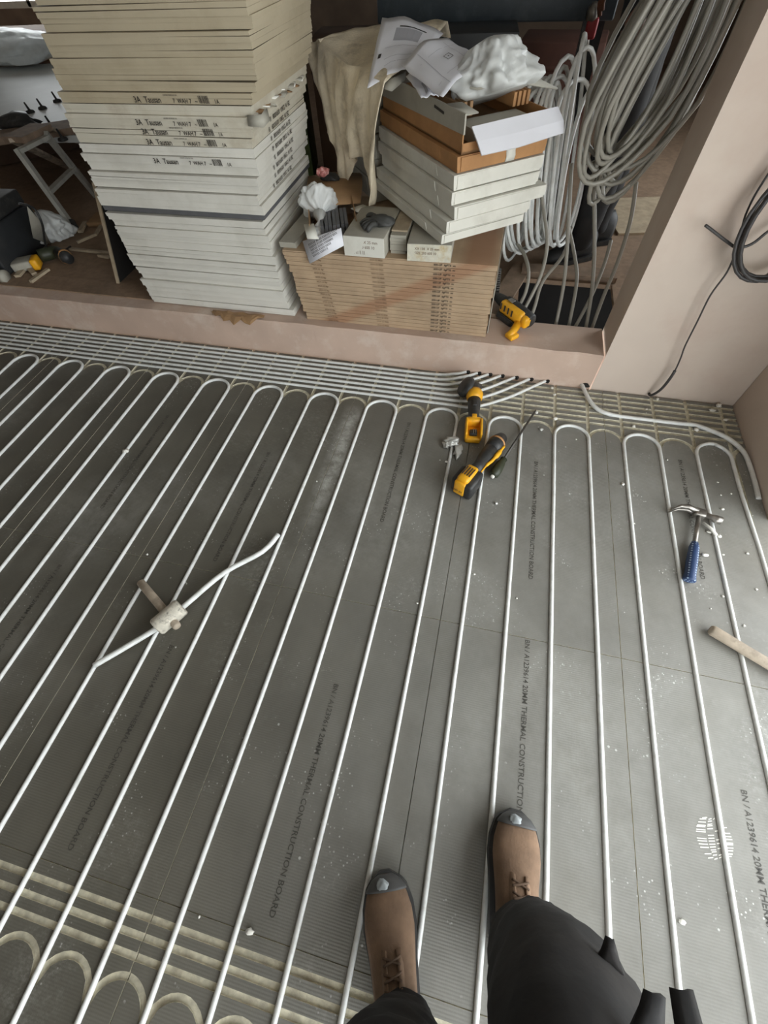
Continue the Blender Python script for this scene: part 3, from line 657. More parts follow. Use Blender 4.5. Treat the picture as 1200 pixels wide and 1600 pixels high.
# ------------------------------------------------------------------ the skewed pile of boxes
E1 = Vector((-0.62, 0.785, 0)); E2 = Vector((0.785, 0.62, 0)); RB = Matrix((E2, E1, Vector((0, 0, 1)))).transposed()
def pile_box(corner, z, L1, L2, h, m, label, m_end=None, name='flat_box', dz=0.0):
    """box with its near corner at `corner`, running L1 to the back left and L2 to the right"""
    c = Vector((corner[0], corner[1], 0)); root = empty(name, c + Vector((0, 0, z)), label, 'box', 'flat boxes in the skewed pile')
    q = lambda a, b, zz: c + E2 * a + E1 * b + Vector((0, 0, zz))
    j = lambda: random.uniform(-0.003, 0.003)
    base = [q(0, 0, z), q(L2, 0, z), q(L2, L1, z), q(0, L1, z)]; top = [q(j(), j(), z + h * 0.62), q(L2 + j(), j(), z + h * 0.62), q(L2, L1, z + h * 0.62), q(0, L1, z + h * 0.62)]
    MB().hexa([p for p in base + top], m).build('box_base', root)
    e = 0.004; a = [q(-e, -e, z + h * 0.18 + j()), q(L2 + e, -e, z + h * 0.18 + j()), q(L2 + e, L1 + e, z + h * 0.2), q(-e, L1 + e, z + h * 0.2)]
    b = [q(-e + j(), -e + j(), z + h - 0.001), q(L2 + e + j(), -e + j(), z + h - 0.001), q(L2 + e, L1 + e, z + h - 0.001), q(-e, L1 + e, z + h - 0.001)]
    MB().hexa(a + b, m).build('box_lid', root)
    MB().hexa([q(0.01, -e - 0.002, z + 0.004), q(L2 - 0.006, -e - 0.002, z + 0.003), q(L2 - 0.006, -e, z + 0.003), q(0.01, -e, z + 0.004), q(0.008, -e - 0.0035, z + h - 0.004), q(L2 - 0.004, -e - 0.0035, z + h - 0.003), q(L2 - 0.004, -e, z + h - 0.003), q(0.008, -e, z + h - 0.004)], m_end or m).build('end_flap', root)
    MB().hexa([q(-e - 0.0022, L1 * 0.18, z + h * 0.3), q(-e, L1 * 0.18, z + h * 0.3), q(-e, L1 * 0.42, z + h * 0.3), q(-e - 0.0022, L1 * 0.42, z + h * 0.3), q(-e - 0.003, L1 * 0.2, z + h * 0.97), q(-e, L1 * 0.2, z + h * 0.97), q(-e, L1 * 0.41, z + h * 0.97), q(-e - 0.003, L1 * 0.41, z + h * 0.97)], m).build('side_tab', root)
    return root
PILE = [((-0.628, 1.345), 0.61, 0.036, M_WBOX, 'white'), ((-0.612, 1.352), 0.647, 0.045, M_WBOX, 'white'), ((-0.585, 1.36), 0.693, 0.046, M_WBOX, 'white'), ((-0.602, 1.365), 0.74, 0.045, M_WBOX, 'white'), ((-0.598, 1.37), 0.786, 0.05, M_WBOX, 'white')]
NAMES = ['lowest', 'second lowest', 'third lowest', 'fourth lowest', 'uppermost']
for (cn, z, h, m, w), nm in zip(PILE, NAMES):
    pile_box(cn, z, 0.66, 0.39 if nm != 'third lowest' else 0.42, h, M_WBOX, '%s white cardboard box of the skewed pile on the low brown stack' % nm)
pile_box((-0.592, 1.382), 0.837, 0.66, 0.38, 0.05, M_KRAFT, 'closed brown kraft box lying on the white boxes of the pile')
tl = MB(); kc = Vector((-0.592, 1.382, 0)); tl.grid([[kc + E2 * (0.2 + 0.02 * j + 0.004 * ((i * 3 + j) % 2)) + E1 * -0.0085 + Vector((0, 0, 0.84 + 0.015 * i)) for j in range(3)] for i in range(4)], M_WBOX, 0.002)
tl.build('torn_tape', label='torn pale tape on the front of the closed brown kraft box', cat='tape')
# open kraft box with lid flaps on top
ob = empty('open_box', (-0.585, 1.39, 0.888), 'open brown box with grey lid flaps on top of the skewed pile', 'box')
c = Vector((-0.585, 1.392, 0))
q = lambda a, b, zz: c + E2 * a + E1 * b + Vector((0, 0, zz))
z0, z1 = 0.888, 0.955; L1, L2, th = 0.66, 0.38, 0.005
MB().hexa([q(0, 0, z0), q(L2, 0, z0), q(L2, L1, z0), q(0, L1, z0), q(0, 0, z0 + 0.006), q(L2, 0, z0 + 0.006), q(L2, L1, z0 + 0.006), q(0, L1, z0 + 0.006)], M_KRAFTIN).build('box_base', ob)
def wallpiece(a0, b0, a1, b1, m, nm, za=z0, zb=z1):
    MB().hexa([q(a0, b0, za), q(a1, b0, za), q(a1, b1, za), q(a0, b1, za), q(a0, b0, zb), q(a1, b0, zb), q(a1, b1, zb), q(a0, b1, zb)], m).build(nm, ob)
wallpiece(0, 0, th, L1, M_KRAFT, 'side_wall'); wallpiece(L2 - th, 0, L2, L1, M_KRAFT, 'side_wall'); wallpiece(0, L1 - th, L2, L1, M_KRAFT, 'end_wall'); wallpiece(0, 0, L2, th, M_KRAFT, 'end_wall', z0, z0 + 0.03)
MB().hexa([q(-0.004, -0.01, 0.945), q(0.002, -0.01, 0.945), q(0.002, L1, 0.93), q(-0.004, L1, 0.93), q(-0.004, -0.01, 1.0), q(0.002, -0.01, 1.0), q(0.004, L1, 1.0), q(-0.002, L1, 1.0)], M_GBOX).build('grey_side_flap', ob)
MB().hexa([q(-0.006, 0.13, 0.972), q(-0.004, 0.13, 0.972), q(-0.004, 0.2, 0.978), q(-0.006, 0.2, 0.978), q(-0.006, 0.13, 0.979), q(-0.004, 0.13, 0.979), q(-0.004, 0.2, 0.985), q(-0.006, 0.2, 0.985)], M_INK).build('hand_slot', ob)
MB().grid([[q(0.0, 0.12, 1.0), q(0.06, 0.12, 0.997)], [q(0.0, -0.005, 0.995), q(0.075, 0.03, 0.985)]], M_GBOX, 0.004).build('corner_flap', ob)
MB().hexa([q(0.07, 0.035, 0.897), q(0.33, 0.035, 0.897), q(0.33, 0.16, 0.897), q(0.07, 0.16, 0.897), q(0.07, 0.035, 0.938), q(0.33, 0.035, 0.938), q(0.33, 0.16, 0.938), q(0.07, 0.16, 0.938)], M_GBOX).build('packing_tray', ob)
wf = MB().grid([[q(0.035, 0.004, 0.958), q(0.2, 0.002, 0.961), q(0.40, 0.006, 0.962)], [q(0.042, -0.03, 0.925), q(0.2, -0.034, 0.926), q(0.41, -0.028, 0.93)], [q(0.048, -0.058, 0.893), q(0.2, -0.062, 0.893), q(0.405, -0.05, 0.90)]], M_PAPER, 0.005); wf.sm = [False] * len(wf.f); wf.build('white_front_flap', ob)
MB().grid([[q(0.1, 0.09, 1.03), q(0.25, 0.1, 1.03), q(0.42, 0.05, 1.0)], [q(0.08, 0.3, 1.02), q(0.25, 0.32, 1.022), q(0.43, 0.3, 1.01)], [q(0.08, 0.5, 1.01), q(0.25, 0.5, 1.01), q(0.42, 0.5, 1.0)]], M_GBOX, 0.005).build('top_lid', ob)
for a in (0.06, 0.085, 0.11, 0.30, 0.32, 0.34, 0.36): MB().hexa([q(a, 0.14, 0.95), q(a + 0.012, 0.14, 0.95), q(a + 0.012, 0.3, 0.95), q(a, 0.3, 0.95), q(a, 0.14, 0.99), q(a + 0.012, 0.14, 0.99), q(a + 0.012, 0.3, 0.99), q(a, 0.3, 0.99)], M_KRAFT if a > 0.2 else M_KRAFTIN).build('corrugated_piece', ob)
# second pile behind, half under the dust sheet
cz = TOPZ + 0.002
for i in range(5):
    cc = Vector((-0.62, 1.33, 0)) + E1 * (0.74 + 0.01 * (i % 2)) + E2 * 0.03
    pile_box((cc.x, cc.y), cz, 0.44, 0.36, 0.088, M_GBOX, 'grey box, %s up from the bottom under the hanging dust sheet' % ORD[i], name='grey_box'); cz += 0.09


# ------------------------------------------------------------------ dust sheet, drawings and bag on the pile
NRM = Vector((-0.785, -0.62, 0))
def plane_pt(t, z, off): return Vector((-0.62, 1.33, 0)) + E1 * t + NRM * off + Vector((0, 0, z))
def cloth():
    C = 44; rows = []
    ridge = [Vector((-1.37, 2.22, 1.05)), Vector((-1.2, 2.26, 1.075)), Vector((-1.0, 2.26, 1.085)), Vector((-0.78, 2.26, 1.09))]
    ridge = smooth_path(ridge, 15)
    def ridge_at(u): return ridge[min(len(ridge) - 1, int(u * (len(ridge) - 1)))]
    def edge_t(u): return 1.27 + (0.44 - 1.27) * u
    def hem(u):     # lowest height along the hem, left to right
        T = [(0, 0.82), (0.15, 0.74), (0.32, 0.63), (0.45, 0.59), (0.55, 0.61), (0.64, 0.72), (0.76, 0.75), (0.84, 0.68), (0.93, 0.60), (1, 0.62)]
        return lerp_table(T, u)
    # back drop, ridge, run to the front edge, then hanging front
    for r in range(40):
        row = []
        for cidx in range(C):
            u = cidx / (C - 1); t = edge_t(u)
            e0 = plane_pt(t, 1.02 + 0.02 * math.sin(u * 9), 0.035)
            if r < 3: p = ridge_at(u) + Vector((0.05, 0.16, -0.2)) * (1 - r / 3)
            elif r < 13:
                k = (r - 3) / 10; p = ridge_at(u).lerp(e0, k); p.z += -0.012 * math.sin(k * math.pi) * (0.3 + u) + 0.012 * noise.noise(Vector((u * 6, k * 3, 1)))
            else:
                k = (r - 13) / 26; zz = 1.02 + (hem(u) - 1.02) * k
                tt = t + (-(u - 0.62) * -0.05) * k + (0.86 - t) * 0.42 * k * (1 if u < 0.62 else 0.12)
                fold = 0.034 * (0.6 - abs(math.sin(u * 11.5 + k * 1.6 + 0.5 * math.sin(k * 4)))) + 0.022 * (0.6 - abs(math.sin(u * 21 - k * 2.2))) + 0.02 * noise.noise(Vector((u * 8, k * 2.5, 4)))
                p = plane_pt(tt, zz, 0.045 + fold * (0.4 + k) + 0.03 * math.sin(min(1, k * 3) * math.pi / 2))
            row.append(p)
        rows.append(row)
    o = MB().grid(rows, M_CLOTH, 0.004).build('dust_sheet', label='dirty beige dust sheet draped over the left of the box pile', cat='cloth')
cloth()
MB().bbox((-0.68, 2.44, 0.62), (0.40, 0.26, 0.86), M_CASE, rz(0.1)).build('covered_carton', label='tall dark carton behind the dust sheet, below the bench', cat='carton')
def sheet(name, corners, label, bend, prints, n=12):
    """a curled drawing: corners LL, LR, UR, UL"""
    a, b, c_, d_ = [Vector(v) for v in corners]; G_ = []
    for i in range(n):
        v = i / (n - 1); row = []
        for j in range(n):
            u = j / (n - 1); p = (a.lerp(b, u)).lerp(d_.lerp(c_, u), v); p.z += bend * math.sin(math.pi * u) * (0.5 + 0.5 * v) + 0.008 * noise.noise(Vector((u * 4, v * 4, bend * 50))); row.append(p)
        G_.append(row)
    root = empty(name, G_[0][0], label, 'drawing'); MB().grid(G_, M_PAPER, 0.0015).build('paper', root)
    def at(u, v):
        i, j = v * (n - 1), u * (n - 1); i0, j0 = min(n - 2, int(i)), min(n - 2, int(j)); fi, fj = i - i0, j - j0
        p = (G_[i0][j0].lerp(G_[i0][j0 + 1], fj)).lerp(G_[i0 + 1][j0].lerp(G_[i0 + 1][j0 + 1], fj), fi)
        nn = (G_[i0][j0 + 1] - G_[i0][j0]).cross(G_[i0 + 1][j0] - G_[i0][j0]).normalized()
        return p + nn * 0.002
    mbp = MB()
    for kind, u0, v0, u1, v1, w, m in prints:
        if kind == 'fill':
            k = 4; mbp.add([at(u0 + (u1 - u0) * x / k, v0 + (v1 - v0) * y / k) for y in range(k + 1) for x in range(k + 1)], [(y * (k + 1) + x, y * (k + 1) + x + 1, (y + 1) * (k + 1) + x + 1, (y + 1) * (k + 1) + x) for y in range(k) for x in range(k)], m)
        else:
            steps = 4; du, dv = u1 - u0, v1 - v0; L = math.hypot(du, dv); pu, pv = -dv / L * w, du / L * w
            for s in range(steps):
                f, g_ = s / steps, (s + 1) / steps
                mbp.add([at(u0 + du * f, v0 + dv * f), at(u0 + du * g_, v0 + dv * g_), at(u0 + du * g_ + pu, v0 + dv * g_ + pv), at(u0 + du * f + pu, v0 + dv * f + pv)], [(0, 1, 2, 3)], m)
    mbp.build('printed_plan', root)['kind'] = 'stuff'
L_ = lambda u0, v0, u1, v1, w=0.008, m=M_INK: ('line', u0, v0, u1, v1, w, m)
F_ = lambda u0, v0, u1, v1, m=M_PRINT: ('fill', u0, v0, u1, v1, 0, m)
sheet('site_drawing', ((-0.994, 1.660, 1.003), (-0.848, 1.760, 1.040), (-0.767, 2.060, 1.085), (-1.024, 2.060, 1.132)), 'crumpled white drawing standing up over the dust sheet, upper left of the pile', 0.015,
      [F_(0.3, 0.62, 0.75, 0.8), F_(0.35, 0.82, 0.8, 0.84, M_INK), F_(0.1, 0.35, 0.16, 0.42, M_INK), L_(0.25, 0.3, 0.8, 0.34, 0.006, M_PRINT), L_(0.3, 0.2, 0.9, 0.26, 0.006, M_PRINT), L_(0.2, 0.5, 0.85, 0.55, 0.006, M_PRINT)])
sheet('site_drawing', ((-0.667, 1.429, 1.030), (-0.553, 1.750, 1.060), (-0.726, 1.906, 1.090), (-0.859, 1.666, 1.060)), 'white floor plan with a small square symbol, beside the milky plastic bag', 0.03,
      [L_(0.48, 0.42, 0.6, 0.42), L_(0.6, 0.42, 0.6, 0.54), L_(0.6, 0.54, 0.48, 0.54), L_(0.48, 0.54, 0.48, 0.42), F_(0.53, 0.47, 0.55, 0.49, M_INK), L_(0.1, 0.2, 0.9, 0.25, 0.005, M_PRINT), L_(0.15, 0.7, 0.9, 0.72, 0.005, M_PRINT), L_(0.2, 0.05, 0.25, 0.9, 0.005, M_PRINT), L_(0.7, 0.1, 0.75, 0.85, 0.005, M_PRINT)])
sheet('site_drawing', ((-0.756, 1.510, 1.010), (-0.696, 1.536, 1.010), (-0.773, 1.730, 1.035), (-0.851, 1.701, 1.030)), 'small folded plan with a grey zigzag outline tucked under the other drawings', 0.008,
      [F_(0.35, 0.75, 0.75, 0.85), F_(0.65, 0.45, 0.78, 0.8), F_(0.4, 0.38, 0.75, 0.48), F_(0.36, 0.1, 0.48, 0.45)])
MB().grid([[(-0.947, 1.698, 0.995), (-0.902, 1.681, 0.990), (-0.873, 1.784, 1.000)], [(-0.940, 1.713, 1.010), (-0.902, 1.716, 1.020), (-0.874, 1.811, 1.020)]], M_GBOX, 0.003).build('packing_liner', label='rounded grey packing liner poking out beside the dust sheet', cat='liner')
def crumpled_bag(c, d, seed, M=M_BAG, rough=0.4, k=1.5):
    """facetted hull of random points, refined with sharp outward creases"""
    rb = random.Random(seed); bm = bmesh.new()
    for i in range(46):
        a, z_ = rb.uniform(0, 2 * math.pi), rb.uniform(-0.5, 1); r = math.sqrt(max(0, 1 - z_ * z_)); f = rb.uniform(0.72, 1.12)
        bm.verts.new((math.cos(a) * r * f, math.sin(a) * r * f, z_ * f))
    bmesh.ops.convex_hull(bm, input=list(bm.verts)); bmesh.ops.delete(bm, geom=[v for v in bm.verts if not v.link_faces], context='VERTS')
    bmesh.ops.subdivide_edges(bm, edges=list(bm.edges), cuts=4, use_grid_fill=True)
    bmesh.ops.smooth_vert(bm, verts=list(bm.verts), factor=0.5, use_axis_x=True, use_axis_y=True, use_axis_z=True)
    s = Vector((seed * 1.7, seed, 0))
    for v in bm.verts:
        p = v.co.copy(); e = 1 - 2 * abs(noise.noise(Vector((p.x * k * 2, p.y * k * 2, p.z * k * 0.8)) + s)); e2 = 1 - 2 * abs(noise.noise(Vector((p.x * k * 3.5, p.y * k * 3.5, p.z * k * 2)) + s))
        q = p * (1 + rough * (0.35 * e + 0.18 * e2 - 0.35)); v.co = Vector((q.x * d[0], q.y * d[1], max(q.z, -0.4) * d[2]))
    return MB().bm(bm, M, Matrix.Translation(c), True)
gathered_bag((-0.515, 1.66, 0.985), (-0.25, 0.3, 1), 0.15, [(0.0, 0.13), (0.1, 0.17), (0.3, 0.162), (0.55, 0.135), (0.75, 0.11), (0.9, 0.08), (1.0, 0.02)], 7, 0.16, 6, None, None, 0.0).build('plastic_bag', label='crumpled milky plastic bag on the right end of the box pile', cat='bag')

# ------------------------------------------------------------------ pipe coils
def coil(name, n, cfun, label, group=None, r=0.0085, steps=30, m=M_COILPIPE, tail=None):
    pts = []
    for i in range(n * steps + 1):
        pts.append(cfun(i / steps, 2 * math.pi * (i % steps) / steps))
    mb = MB().tube(pts, r, m, 7)
    return mb.build(name, label=label, cat='pipe coil')
rs = random.Random(21); NF = 19
TF = [dict(a=rs.uniform(-0.5, 0.9), w=rs.uniform(0.06, 0.17), zb=rs.uniform(0.62, 0.86), dx=rs.uniform(-0.11, 0.11), dy=rs.uniform(-0.10, 0.08), l=rs.uniform(-0.09, 0.13)) for _ in range(NF + 2)]
def front_coil(t, ph):
    i = int(t); f = t - i; A, B = TF[min(i, NF)], TF[min(i + 1, NF + 1)]; g = lambda k: A[k] + (B[k] - A[k]) * f
    zt = 1.52; zb = g('zb'); h = (zt - zb) / 2; zc = (zt + zb) / 2
    s = math.sin(ph); zz = zc + h * math.cos(ph)                     # phase 0 is the top
    spread = 0.35 + 0.9 * min(1, (zt - zz) / (0.75 * (zt - zb))) if zz < zt else 0.35
    w = g('w') * spread; k = (zt - zz) / (zt - zb)
    return Vector((0.045 + g('dx') * 0.8 + math.cos(g('a')) * s * w - 0.10 * k + 0.05 * (1 - k), 1.66 + g('dy') + math.sin(g('a')) * s * w, zz))
coil('hanging_coil', NF, front_coil, 'big coil of shade-greyed white pipe hanging in the doorway next to the pink pier')
hk = MB(); hk.tube([(0.09, 1.66, 2.6), (0.09, 1.66, 1.6), (0.09, 1.62, 1.5), (0.09, 1.66, 1.46), (0.09, 1.70, 1.5), (0.09, 1.69, 1.55)], 0.006, M_DSTEEL, 8)
hk.build('ceiling_hook', label='steel hook rod carrying the hanging pipe coil', cat='hook')
rs = random.Random(4); NR = 17
TB = [dict(x=-0.40 + 0.27 * i / NR + rs.uniform(-0.03, 0.03), a=rs.uniform(0.9, 1.5), w=rs.uniform(0.10, 0.2), zt=0.88 + 0.1 * i / NR + rs.uniform(-0.06, 0.06), zb=0.24 + 0.12 * i / NR + rs.uniform(-0.03, 0.05), y=rs.uniform(-0.05, 0.08)) for i in range(NR + 2)]
TB[14]['zt'] = 1.08; TB[15]['zt'] = 1.05; TB[9]['zt'] = 1.02
def back_coil(t, ph):
    i = int(t); f = t - i; A, B = TB[min(i, NR)], TB[min(i + 1, NR + 1)]; g = lambda k: A[k] + (B[k] - A[k]) * f
    h = (g('zt') - g('zb')) / 2; zc = (g('zt') + g('zb')) / 2; c_, s = math.cos(ph), math.sin(ph); sg = lambda v: math.copysign(abs(v) ** 0.85, v)
    zz = zc + h * sg(c_); k = (zz - g('zb')) / (2 * h)
    return Vector((g('x') + 0.02 + math.cos(g('a')) * g('w') * sg(s) + 0.10 * (0.5 - k), 2.07 + g('y') + math.sin(g('a')) * g('w') * sg(s), zz))
coil('standing_coil', NR, back_coil, 'bright coil of white pipe standing behind the right end of the box pile', m=M_PIPE)
tails = [
 ((-0.307, 1.950, 0.367), (-0.259, 1.850, 0.354), (-0.229, 1.750, 0.327), (-0.225, 1.680, 0.268), (-0.247, 1.630, 0.211), (-0.269, 1.600, 0.175)),
 ((-0.271, 1.900, 0.661), (-0.219, 1.850, 0.555), (-0.174, 1.780, 0.451), (-0.172, 1.700, 0.341), (-0.210, 1.640, 0.215), (-0.231, 1.610, 0.176)),
 ((-0.062, 1.950, 0.456), (-0.076, 1.850, 0.373), (-0.151, 1.740, 0.291), (-0.165, 1.660, 0.208), (-0.175, 1.620, 0.154)),
 ((-0.153, 1.850, 0.738), (-0.114, 1.800, 0.580), (-0.075, 1.740, 0.418), (-0.054, 1.680, 0.299), (-0.045, 1.600, 0.149), (-0.046, 1.580, 0.085)),
 ((-0.087, 1.930, 0.477), (-0.027, 1.860, 0.381), (0.009, 1.740, 0.304), (0.020, 1.610, 0.142), (0.018, 1.590, 0.086)),
 ((0.119, 1.850, 0.452), (0.118, 1.800, 0.374), (0.093, 1.700, 0.269), (0.049, 1.600, 0.148), (0.032, 1.580, 0.101)),
 ((-0.046, 1.800, 0.691), (0.033, 1.760, 0.473), (0.080, 1.690, 0.305), (0.102, 1.600, 0.147), (0.104, 1.580, 0.102)),
 ((0.121, 1.800, 0.697), (0.153, 1.780, 0.563), (0.157, 1.730, 0.411), (0.141, 1.670, 0.274), (0.130, 1.600, 0.146), (0.122, 1.580, 0.105)),
]
WHERE = ['first from the left', 'second from the left', 'third from the left', 'fourth from the left', 'fifth from the left', 'sixth from the left', 'seventh from the left', 'last on the right by the pier']
for t_, w in zip(tails, WHERE):
    MB().tube([Vector(v) for v in t_], 0.0085, M_COILPIPE, 8, sub=5).build('pipe_tail', label='grey pipe dropping into the floor opening, ' + w, cat='pipe', group='pipe tails going into the floor opening')

# timber and boards round the floor opening
MB().box((-0.31, 1.82, 0.192), (0.10, 0.52, 0.02), M_JOIST, rz(-0.25), jit=0.002).build('loose_board', label='short dusty board beside the floor opening behind the auger drill', cat='board')
MB().box((0.0, 2.03, 0.2), (0.5, 0.1, 0.03), M_JOIST, jit=0.003).build('joist_offcut', label='dusty timber offcut along the back edge of the floor opening', cat='timber')

# ------------------------------------------------------------------ cables on the right-hand wall
def cable(pts, label, r=0.0033, m=M_CABLE, name='wall_cable', group=None): return MB().tube([Vector(p) for p in pts], r, m, 7, sub=5).build(name, label=label, cat='cable', group=group)
cable([(0.435, 1.345, 0.012), (0.44, 1.31, 0.02), (0.456, 1.288, 0.08), (0.462, 1.285, 0.17), (0.452, 1.285, 0.25), (0.440, 1.285, 0.306), (0.428, 1.285, 0.42), (0.417, 1.285, 0.524), (0.424, 1.285, 0.61), (0.411, 1.288, 0.683), (0.392, 1.288, 0.74), (0.376, 1.288, 0.789), (0.37, 1.29, 0.85), (0.377, 1.29, 0.93), (0.41, 1.30, 1.05), (0.45, 1.32, 1.2), (0.46, 1.335, 1.25)], 'thin dark cable running up the pink pier from the floor grooves')
MB().tube(smooth_path([Vector(v) for v in ((0.435, 1.345, 0.012), (0.44, 1.31, 0.02), (0.456, 1.288, 0.08), (0.462, 1.285, 0.17), (0.452, 1.285, 0.25))], 6)[3:20], 0.0062, M_CABLE, 8).build('cable_sleeve', label='thicker dark sleeve round the foot of the thin wall cable', cat='sleeve')
cable([(0.268, 1.270, 0.759), (0.313, 1.275, 0.736), (0.362, 1.280, 0.711), (0.408, 1.284, 0.692), (0.446, 1.285, 0.706), (0.469, 1.285, 0.745), (0.506, 1.290, 0.777), (0.60, 1.334, 0.80)], 'dark cable with a cut free end crossing the thin wall cable', 0.0048)
MB().blob((0.411, 1.280, 0.689), (0.012, 0.012, 0.011), M_CRUMB, 0.3, 2, 3).build('cable_tie', label='lump of white tape where the two wall cables cross', cat='tape')
rs = random.Random(3); cp = []
for i in range(4 * 28 + 1):
    t = i / 28; a = 2 * math.pi * t + 2.6
    cp.append(Vector((0.505 + 0.012 * math.sin(t * 2.1) + 0.125 * math.cos(a), 1.27 - 0.012 * t + 0.01 * math.sin(a), 0.79 + 0.175 * math.sin(a) * (1 + 0.04 * math.sin(t * 3)))))
cc_ = empty('cable_coil', (0.5, 1.27, 0.79), 'coiled bundle of dark cable hanging on the pier at the right edge', 'cable')
MB().tube(cp, 0.0062, M_CABLE, 7).build('cable_loops', cc_)
MB().tube([(0.51, 1.34, 0.98), (0.51, 1.27, 0.975), (0.51, 1.22, 0.965), (0.51, 1.22, 0.985)], 0.004, M_DSTEEL, 6).build('wall_nail', cc_)
MB().grid([[(0.538, 1.270, 0.602), (0.543, 1.270, 0.627)], [(0.558, 1.260, 0.600), (0.564, 1.260, 0.636)]], M_CRUMB, 0.002).build('paper_tag', cc_)

# ------------------------------------------------------------------ tools on the floor
def oriented(name, loc, yaw, label, cat):
    o = empty(name, loc, label, cat); o.rotation_euler = (0, 0, yaw); return o
def part(mb, name, root, R=None):
    """builds a part given in the thing's own frame"""
    o = bpy.data.objects.new(name, mb.mesh(name)); COL.objects.link(o); o.parent = root; return o
def cyl(a, b, r, m, n=16, mb=None): return (mb or MB()).tube([a, b], r, m, n)
# small grinder without battery: x axis runs from head to battery foot
gr = oriented('angle_grinder', (-0.394, 1.162, 0.0), math.radians(-84.5), 'yellow and black cordless grinder without battery, lying near the sill', 'power tool')
part(MB().tube([(0.004, -0.058, 0.076), (0.004, -0.054, 0.074), (0.004, -0.04, 0.062), (0.004, -0.034, 0.058)], [0.03, 0.047, 0.052, 0.050], M_BLK, 24), 'disc_guard', gr)
part(MB().tube([(0.0, -0.034, 0.058), (0.0, 0.0, 0.058), (0.0, 0.03, 0.056)], [0.026, 0.03, 0.022], M_DSTEEL, 16).bbox((0.005, 0.0, 0.058), (0.05, 0.045, 0.05), M_DSTEEL, None, 0.01), 'gear_head', gr)
part(MB().tube([(0.025, 0, 0.058), (0.045, 0, 0.056), (0.07, 0, 0.054), (0.08, 0, 0.053)], [0.033, 0.041, 0.037, 0.029], M_YEL, 20), 'yellow_collar', gr)
part(MB().tube([(0.07, 0, 0.052), (0.11, 0, 0.05), (0.16, 0, 0.046), (0.2, 0, 0.044), (0.215, 0, 0.043)], [0.031, 0.03, 0.026, 0.027, 0.031], M_BLK, 20).bbox((0.12, -0.0, 0.079), (0.05, 0.02, 0.008), M_BLK), 'grip', gr)
part(MB().bbox((0.208, 0.0, 0.074), (0.024, 0.022, 0.006), M_YEL), 'switch', gr)
ft = MB(); ft.bbox((0.262, 0, 0.02), (0.11, 0.07, 0.03), M_YEL, None, 0.008); ft.bbox((0.225, 0, 0.05), (0.03, 0.066, 0.05), M_YEL, None, 0.01)
for s in (-1, 1): ft.bbox((0.268, s * 0.033, 0.05), (0.095, 0.011, 0.05), M_YEL, rot(0, 0.12, 0), 0.005)
part(ft, 'battery_foot', gr)
part(MB().bbox((0.285, 0, 0.042), (0.03, 0.034, 0.018), M_BLK, None, 0.004).box((0.285, 0, 0.053), (0.022, 0.004, 0.008), M_STEEL).box((0.285, 0.01, 0.053), (0.022, 0.004, 0.008), M_STEEL), 'terminal_block', gr)
# larger cordless tool with battery
mt = oriented('multi_tool', (-0.343, 0.632, 0.0), math.radians(65.8), 'yellow and black cordless tool with slide battery, in the middle of the floor', 'power tool')
part(MB().bbox((-0.045, -0.028, 0.045), (0.105, 0.042, 0.085), M_BLK, None, 0.012).bbox((-0.045, 0.036, 0.045), (0.09, 0.03, 0.08), M_BLK, None, 0.012), 'battery', mt)
vent = MB().bbox((-0.04, 0.004, 0.076), (0.10, 0.052, 0.05), M_YEL, rot(0, 0.12, 0), 0.012).bbox((-0.085, 0.006, 0.05), (0.03, 0.05, 0.075), M_YEL, None, 0.006)
for j in range(4): vent.box((-0.035 + 0.0, -0.012 + j * 0.011, 0.1015), (0.05, 0.004, 0.004), M_BLK, rot(0, 0.12, 0))
part(vent, 'yellow_housing', mt)
o = part(MB(), 'printed_text', mt); o.data = text_mesh('XR 18V', 0.012, M_BLK); o.matrix_basis = m4(rot(0, -1.3, 0) @ rz(math.pi / 2), (-0.1015, -0.012, 0.045))
part(MB().tube([(0.0, 0, 0.062), (0.05, 0, 0.055), (0.11, 0.003, 0.05), (0.17, 0.004, 0.048)], [0.028, 0.025, 0.03, 0.034], M_BLK, 18), 'grip', mt)
part(MB().tube([(0.02, -0.028, 0.066), (0.07, -0.027, 0.062), (0.1, -0.032, 0.06), (0.15, -0.034, 0.058), (0.21, -0.033, 0.056)], [0.004, 0.007, 0.007, 0.011, 0.006], M_YEL, 10, sub=4), 'yellow_stripe', mt)
part(MB().tube([(0.165, 0.004, 0.048), (0.2, 0.004, 0.048), (0.235, 0.004, 0.046), (0.262, 0.004, 0.042), (0.272, 0.004, 0.04)], [0.034, 0.037, 0.034, 0.026, 0.012], M_BLK, 20), 'head', mt)
part(MB().tube([(0.213, 0.004, 0.048), (0.222, 0.004, 0.047)], 0.0375, M_KRAFT, 20), 'head_ring', mt)
part(MB().box((0.23, 0.004, 0.01), (0.05, 0.03, 0.003), M_STEEL), 'blade', mt)
# long thin screwdriver
sd = oriented('screwdriver', (-0.253, 0.672, 0.0), math.atan2(1.107 - 0.672, -0.092 + 0.253), 'long thin black screwdriver with a bulbous olive handle, beside the cordless tool', 'screwdriver')
part(MB().tube([(-0.01, 0, 0.022), (0.0, 0, 0.022), (0.03, 0, 0.022), (0.07, 0, 0.022), (0.088, 0, 0.022), (0.10, 0, 0.022)], [0.01, 0.021, 0.023, 0.019, 0.013, 0.016], M_OLIVE, 16), 'handle', sd)
part(MB().tube([(0.1, 0, 0.022), (0.3, 0, 0.021), (0.445, 0, 0.02), (0.46, 0, 0.02)], [0.0055, 0.0052, 0.005, 0.003], M_DSTEEL, 10), 'shaft', sd)
part(MB().tube([(-0.016, 0, 0.022), (-0.009, 0, 0.022)], 0.009, M_CRUMB, 12), 'end_cap', sd)
